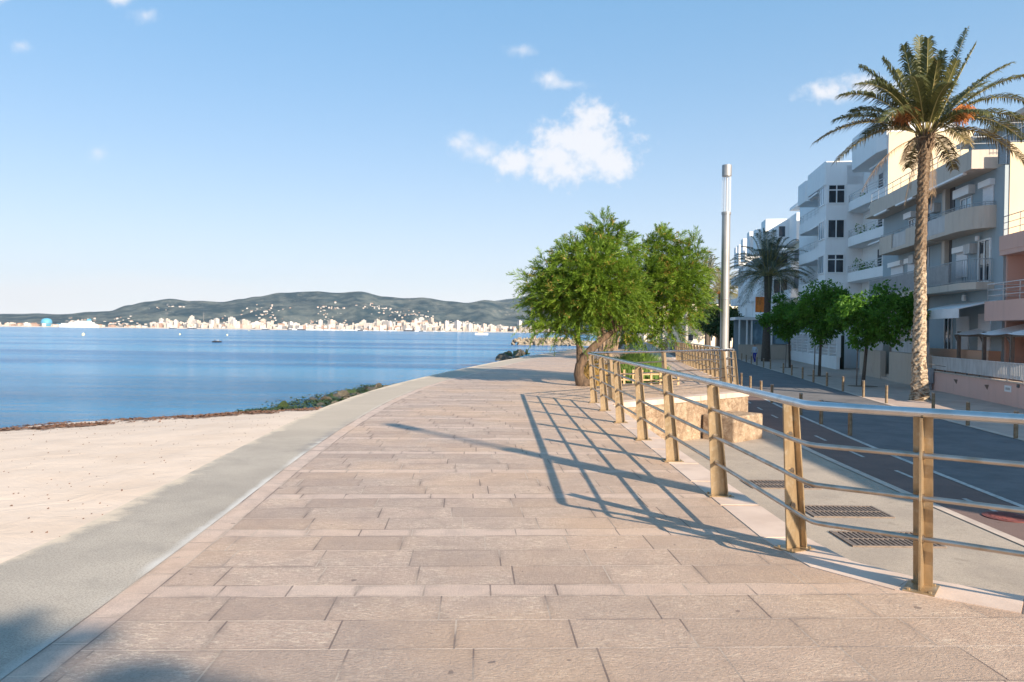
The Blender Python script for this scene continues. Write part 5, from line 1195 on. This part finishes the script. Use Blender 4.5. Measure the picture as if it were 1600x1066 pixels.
# moored sailing boats
sb = None
for k in range(52):
    px_ = rnd.uniform(455, 700); Y = rnd.uniform(2860, 2960); q = AY(px_, 515, Y); sc = rnd.uniform(.8, 1.5)
    if sb is None:
        sb = thing('sailing_boat', 'white sailing boat with bare mast moored before the far town', 'sailing boat', (q.x, Y, SEA), 0, 'sailing boats moored along the far quay'); 
        h_ = MB().prism([(-7, -2), (4, -2), (8, 0), (4, 2), (-7, 2)], 0, 2.2).build('hull', 'hull_white', sb); MB().box(-4, 2, -1.2, 1.2, 2.2, 3.2).build('cabin', 'hull_white', sb); MB().tube([(0, 0, 2), (0, 0, 19)], .32, 5).build('mast', 'hull_white', sb)
    else: dup(sb, (q.x, Y, SEA), rnd.uniform(-.4, .4), None, None, sc)
mb_ = None
for k, (px_, ln) in enumerate([(455, 1), (470, 1.3), (500, 1), (640, 1.6), (655, 1), (560, 1.2), (415, 1), (300, 1.2), (270, 1)]):
    q = AY(px_, 515, 2880); 
    if mb_ is None:
        mb_ = thing('motor_yacht', 'dark hulled motor yacht moored before the far town', 'yacht', (q.x, 2880, SEA), 0, 'motor yachts moored along the far quay'); MB().prism([(-14, -3), (9, -3), (15, 0), (9, 3), (-14, 3)], 0, 3).build('hull', 'hull_dark', mb_); MB().box(-9, 5, -2.4, 2.4, 3, 6).build('cabin', 'hull_white', mb_)
    else: dup(mb_, (q.x, 2880, SEA), 0, None, None, ln)
# buoys
by = None
for px_, py_, lab, sc in [(130, 523.3, 'larger pale yellow buoy floating on the left of the bay', .75), (281, 522.5, 'small white buoy floating in mid bay', .55), (355, 523.6, 'small white buoy right of the mid bay one, above the dinghy', .55), (389, 516.6, 'tiny buoy near the far quay', .9)]:
    p = G(px_, py_ + .8, SEA)
    if by is None:
        by = thing('buoy', lab, 'buoy', (p.x, p.y, SEA), 0, 'buoys in the bay'); MB().lathe([(.05, -.3), (.5, -.1), (.62, .3), (.5, .75), (.2, 1.0)], 12).build('float', 'buoy_yellow', by); MB().tube([(0, 0, 1), (0, 0, 1.5)], .06, 6).build('top_mark', 'hull_white', by); by.scale = (sc,) * 3
    else: dup(by, (p.x, p.y, SEA), 0, lab, None, sc)
def boat(label, loc, sc, hm):
    t = thing('rowing_boat', label, 'boat', loc, 0); mb = MB(); n = 9; vs = []
    for i in range(n):
        x = -2.2 + 4.4 * i / (n - 1); w = .85 * (1 - max(0, (x - .2) / 2.2) ** 2.2) if x > .2 else .85 * (1 - .12 * (abs(x) / 2.2)); vs += [(x, -w, .62 + .12 * max(0, x) / 2), (x, -w * .6, .02), (x, w * .6, .02), (x, w, .62 + .12 * max(0, x) / 2)]
    mb.add(vs, [(i * 4 + k, (i + 1) * 4 + k, (i + 1) * 4 + k + 1, i * 4 + k + 1) for i in range(n - 1) for k in range(3)] + [(0, 1, 2, 3)], True); mb.build('hull', hm, t)
    for x in (-1.3, .2): MB().box(x, x + .3, -.7, .7, .38, .43).build('bench', 'grey_wood', t)
    t.scale = (sc,) * 3; return t
p = G(339, 535.2, SEA); bt = boat('small dark dinghy carrying two people out in the bay', (p.x, p.y, SEA), .42, 'hull_dark'); 
person('person in dark jacket sitting at the stern of the dinghy', (p.x - .45, p.y, SEA + .03), -1.57, ((.03, .03, .04), (.03, .03, .04)), 'sit', .5)
person('person in pale top sitting forward in the dinghy', (p.x + .22, p.y, SEA + .03), 1.57, ((.4, .38, .36), (.04, .04, .05)), 'sit', .5)
p = G(752, 523.5, SEA); t = thing('motor_boat', 'white motor boat with small cabin near the far beach', 'boat', (p.x, p.y, SEA)); MB().prism([(-5, -1.6), (3, -1.6), (5.5, 0), (3, 1.6), (-5, 1.6)], 0, 1.5).build('hull', 'hull_white', t); MB().box(-2.5, 1.5, -1.1, 1.1, 1.5, 3.2).build('cabin', 'town_tan', t); MB().tube([(0, 0, 3), (0, 0, 5)], .08, 5).build('mast', 'hull_dark', t)

# breakwater boulders, shore rocks, weed
rk = []
for k in range(5):
    bm = MB(); import bmesh
    me = bpy.data.meshes.new('boulder'); b = bmesh.new(); bmesh.ops.create_icosphere(b, subdivisions=2, radius=1)
    for vv in b.verts: vv.co *= 1 + .35 * mnoise.noise(vv.co * 1.3 + Vector((k * 7, 0, 0))); vv.co.z *= .75
    b.to_mesh(me); b.free(); rk.append(me)
rnd.seed(9)
def rock(x, y, z, s, mat, label, group, nm='boulder', i=None):
    me = rk[rnd.randrange(5)] if i is None else rk[i]
    key = me.name + mat
    if key not in ROCKM: m2 = me.copy(); m2.materials.clear(); m2.materials.append(MATS[mat]); ROCKM[key] = m2
    o = bpy.data.objects.new(nm, ROCKM[key]); COL.objects.link(o); o.location = (x, y, z); o.rotation_euler = (rnd.random() * 6, rnd.random() * .6, rnd.random() * 6); o.scale = (s * rnd.uniform(.8, 1.3), s, s * rnd.uniform(.7, 1) * (.45 if nm == 'shore_rock' else 1)); return tag(o, label, 'rock', group)
ROCKM = {}
for k in range(230):
    f = rnd.random() ** .8; px_ = 800 + 104 * f; h = 1.55 * min(1, (px_ - 796) / 12) * rnd.random() ** .7; Y = 168 + rnd.uniform(-2.2, 2.2) * (1.15 - h / 1.6) - (1.6 - h) * .8
    p = AY(px_, 530, Y); rock(p.x, Y, SEA + h - .1, rnd.uniform(.28, .52), 'boulder', 'beige boulder heaped in the breakwater across the small bay', 'boulders of the breakwater')
mb = MB(); mb.hexa([(.5, 164, SEA - 1), (18, 164, SEA - 1), (20, 172, SEA - 1), (.5, 172, SEA - 1)], [(2, 167, SEA + 1.0), (18, 167, SEA + 1.1), (20, 170, SEA + 1.1), (2, 170, SEA + 1.0)]); tag(mb.build('breakwater', 'boulder'), 'low stone breakwater core under the heaped boulders', 'breakwater')
mb = MB(); mb.prism([(16, 178), (70, 185), (90, 300), (40, 240), (24, 200)], SEA - 1, SEA + .7); struct(mb.build('far_beach', 'sand'))
for k in range(44):
    f = rnd.random(); a = G(455, 634, SEA); b2 = G(588, 607, SEA); c = a.lerp(b2, f); x = c.x + rnd.gauss(0, .4) + (1 - f) * rnd.uniform(0, 2.4); y = c.y + rnd.gauss(0, .7)
    rock(x, y, SEA + rnd.uniform(-.07, .01), rnd.uniform(.14, .32), rnd.choice(['algae', 'wet_rock', 'wet_rock']), 'weed covered shore rock at the end of the beach', 'weedy rocks where the beach ends', 'shore_rock')
for k in range(26):
    f = rnd.random(); a = G(776, 563, SEA); b2 = G(822, 554, SEA); c = a.lerp(b2, f); rock(c.x + rnd.gauss(0, .5), c.y + rnd.gauss(0, .8), SEA + rnd.uniform(-.1, .15), rnd.uniform(.4, .8), rnd.choice(['algae', 'wet_rock', 'wet_rock']), 'dark wet rock at the foot of the far sea wall', 'rocks under the far sea wall', 'shore_rock')
# green weed fringe and brown sea wrack: uncountable
mb = MB(); rnd.seed(13)
for k in range(3400):
    f = rnd.random(); a = G(450, 636, SEA); b2 = G(595, 605, SEA); c = a.lerp(b2, f); x = c.x + rnd.gauss(0, .45) + (1 - f) * rnd.uniform(-.5, 2.8); y = c.y + rnd.gauss(0, .8); z = SEA + .02 + .07 * max(0, mnoise.noise((x * .9, y * .9, 0)))
    d = rdir() * rnd.uniform(.12, .3); d.z *= .12; w = d.cross(Vector((0, 0, 1))).normalized() * .06; mb.add([(x - w.x, y - w.y, z), (x + w.x, y + w.y, z), (x + d.x, y + d.y, z + abs(d.z) + .03)], [(0, 1, 2)])
for k in range(500):
    f = rnd.random(); a = G(380, 646, SEA); b2 = G(470, 638, SEA); c = a.lerp(b2, f); x = c.x + rnd.gauss(0, .3); y = c.y + rnd.gauss(0, .3); d = rdir() * .2; w = d.cross(Vector((0, 0, 1))).normalized() * .05; z = max(SEA, beach_z(x, y)[0]) + .03; mb.add([(x - w.x, y - w.y, z), (x + w.x, y + w.y, z), (x + d.x, y + d.y, z + .05)], [(0, 1, 2)])
tag(mb.build('seaweed', 'algae'), 'green seaweed lying over the wet shore rocks', 'seaweed', None, 'stuff')
mb = MB()
for k in range(15000):
    along = rnd.uniform(-6, 13); line = rnd.choice([1.0, 1.5, 2.8, 3.7, 3.9, 4.2]); dens = mnoise.noise((along * .7, line * 3, 0)) + .25 * mnoise.noise((along * 3, line, 7))
    if dens < .14 and rnd.random() < .96: continue
    off = line + .35 * mnoise.noise((along * .4, line, 0)) + rnd.gauss(0, .3); p2 = SH0 + SHD * along + SHN * off; z = beach_z(p2.x, p2.y)[0] + .02
    a = rnd.random() * 6.28; L = rnd.uniform(.04, .16); d = Vector((math.cos(a), math.sin(a))) * L; w = Vector((-d.y, d.x)) * rnd.uniform(.15, .4); mb.add([(p2.x - w.x, p2.y - w.y, z), (p2.x + w.x, p2.y + w.y, z), (p2.x + d.x + w.x, p2.y + d.y + w.y, z + rnd.uniform(.004, .05)), (p2.x + d.x - w.x, p2.y + d.y - w.y, z + .01)], [(0, 1, 2, 3)])
for k in range(700):
    y = rnd.uniform(5.5, 20); x = smooth_pl(SEAE, y) - .1 - rnd.random() ** 1.3 * 12; z, d_ = beach_z(x, y)
    if d_ < 1: continue
    s_ = rnd.uniform(.006, .02); mb.add([(x, y, z), (x + s_, y + s_ * .4, z), (x + s_ * .6, y + s_, z + s_ * .7), (x - s_ * .3, y + s_ * .5, z + .004)], [(0, 1, 2), (0, 2, 3), (1, 3, 2)])
tag(mb.build('sea_wrack', 'wrack'), 'dried brown sea grass strewn along the tide line of the sand', 'seaweed', None, 'stuff')

# ------------------------------------------------------------------ air
hz = NT('haze_air'); hz.n.remove(hz.b); pv = hz.n.new('ShaderNodeVolumePrincipled'); pv.inputs['Color'].default_value = (.80, .91, 1, 1); pv.inputs['Density'].default_value = 4.5e-5; pv.inputs['Anisotropy'].default_value = .2
hz.l.new(pv.outputs[0], hz.out.inputs['Volume']); MATS['haze'] = hz.m
mb = MB(); mb.box(-9200, 6200, -900, 8700, -4, 560); tag(mb.build('haze', 'haze'), 'thin pale blue sea haze over the bay', 'haze', None, 'stuff')
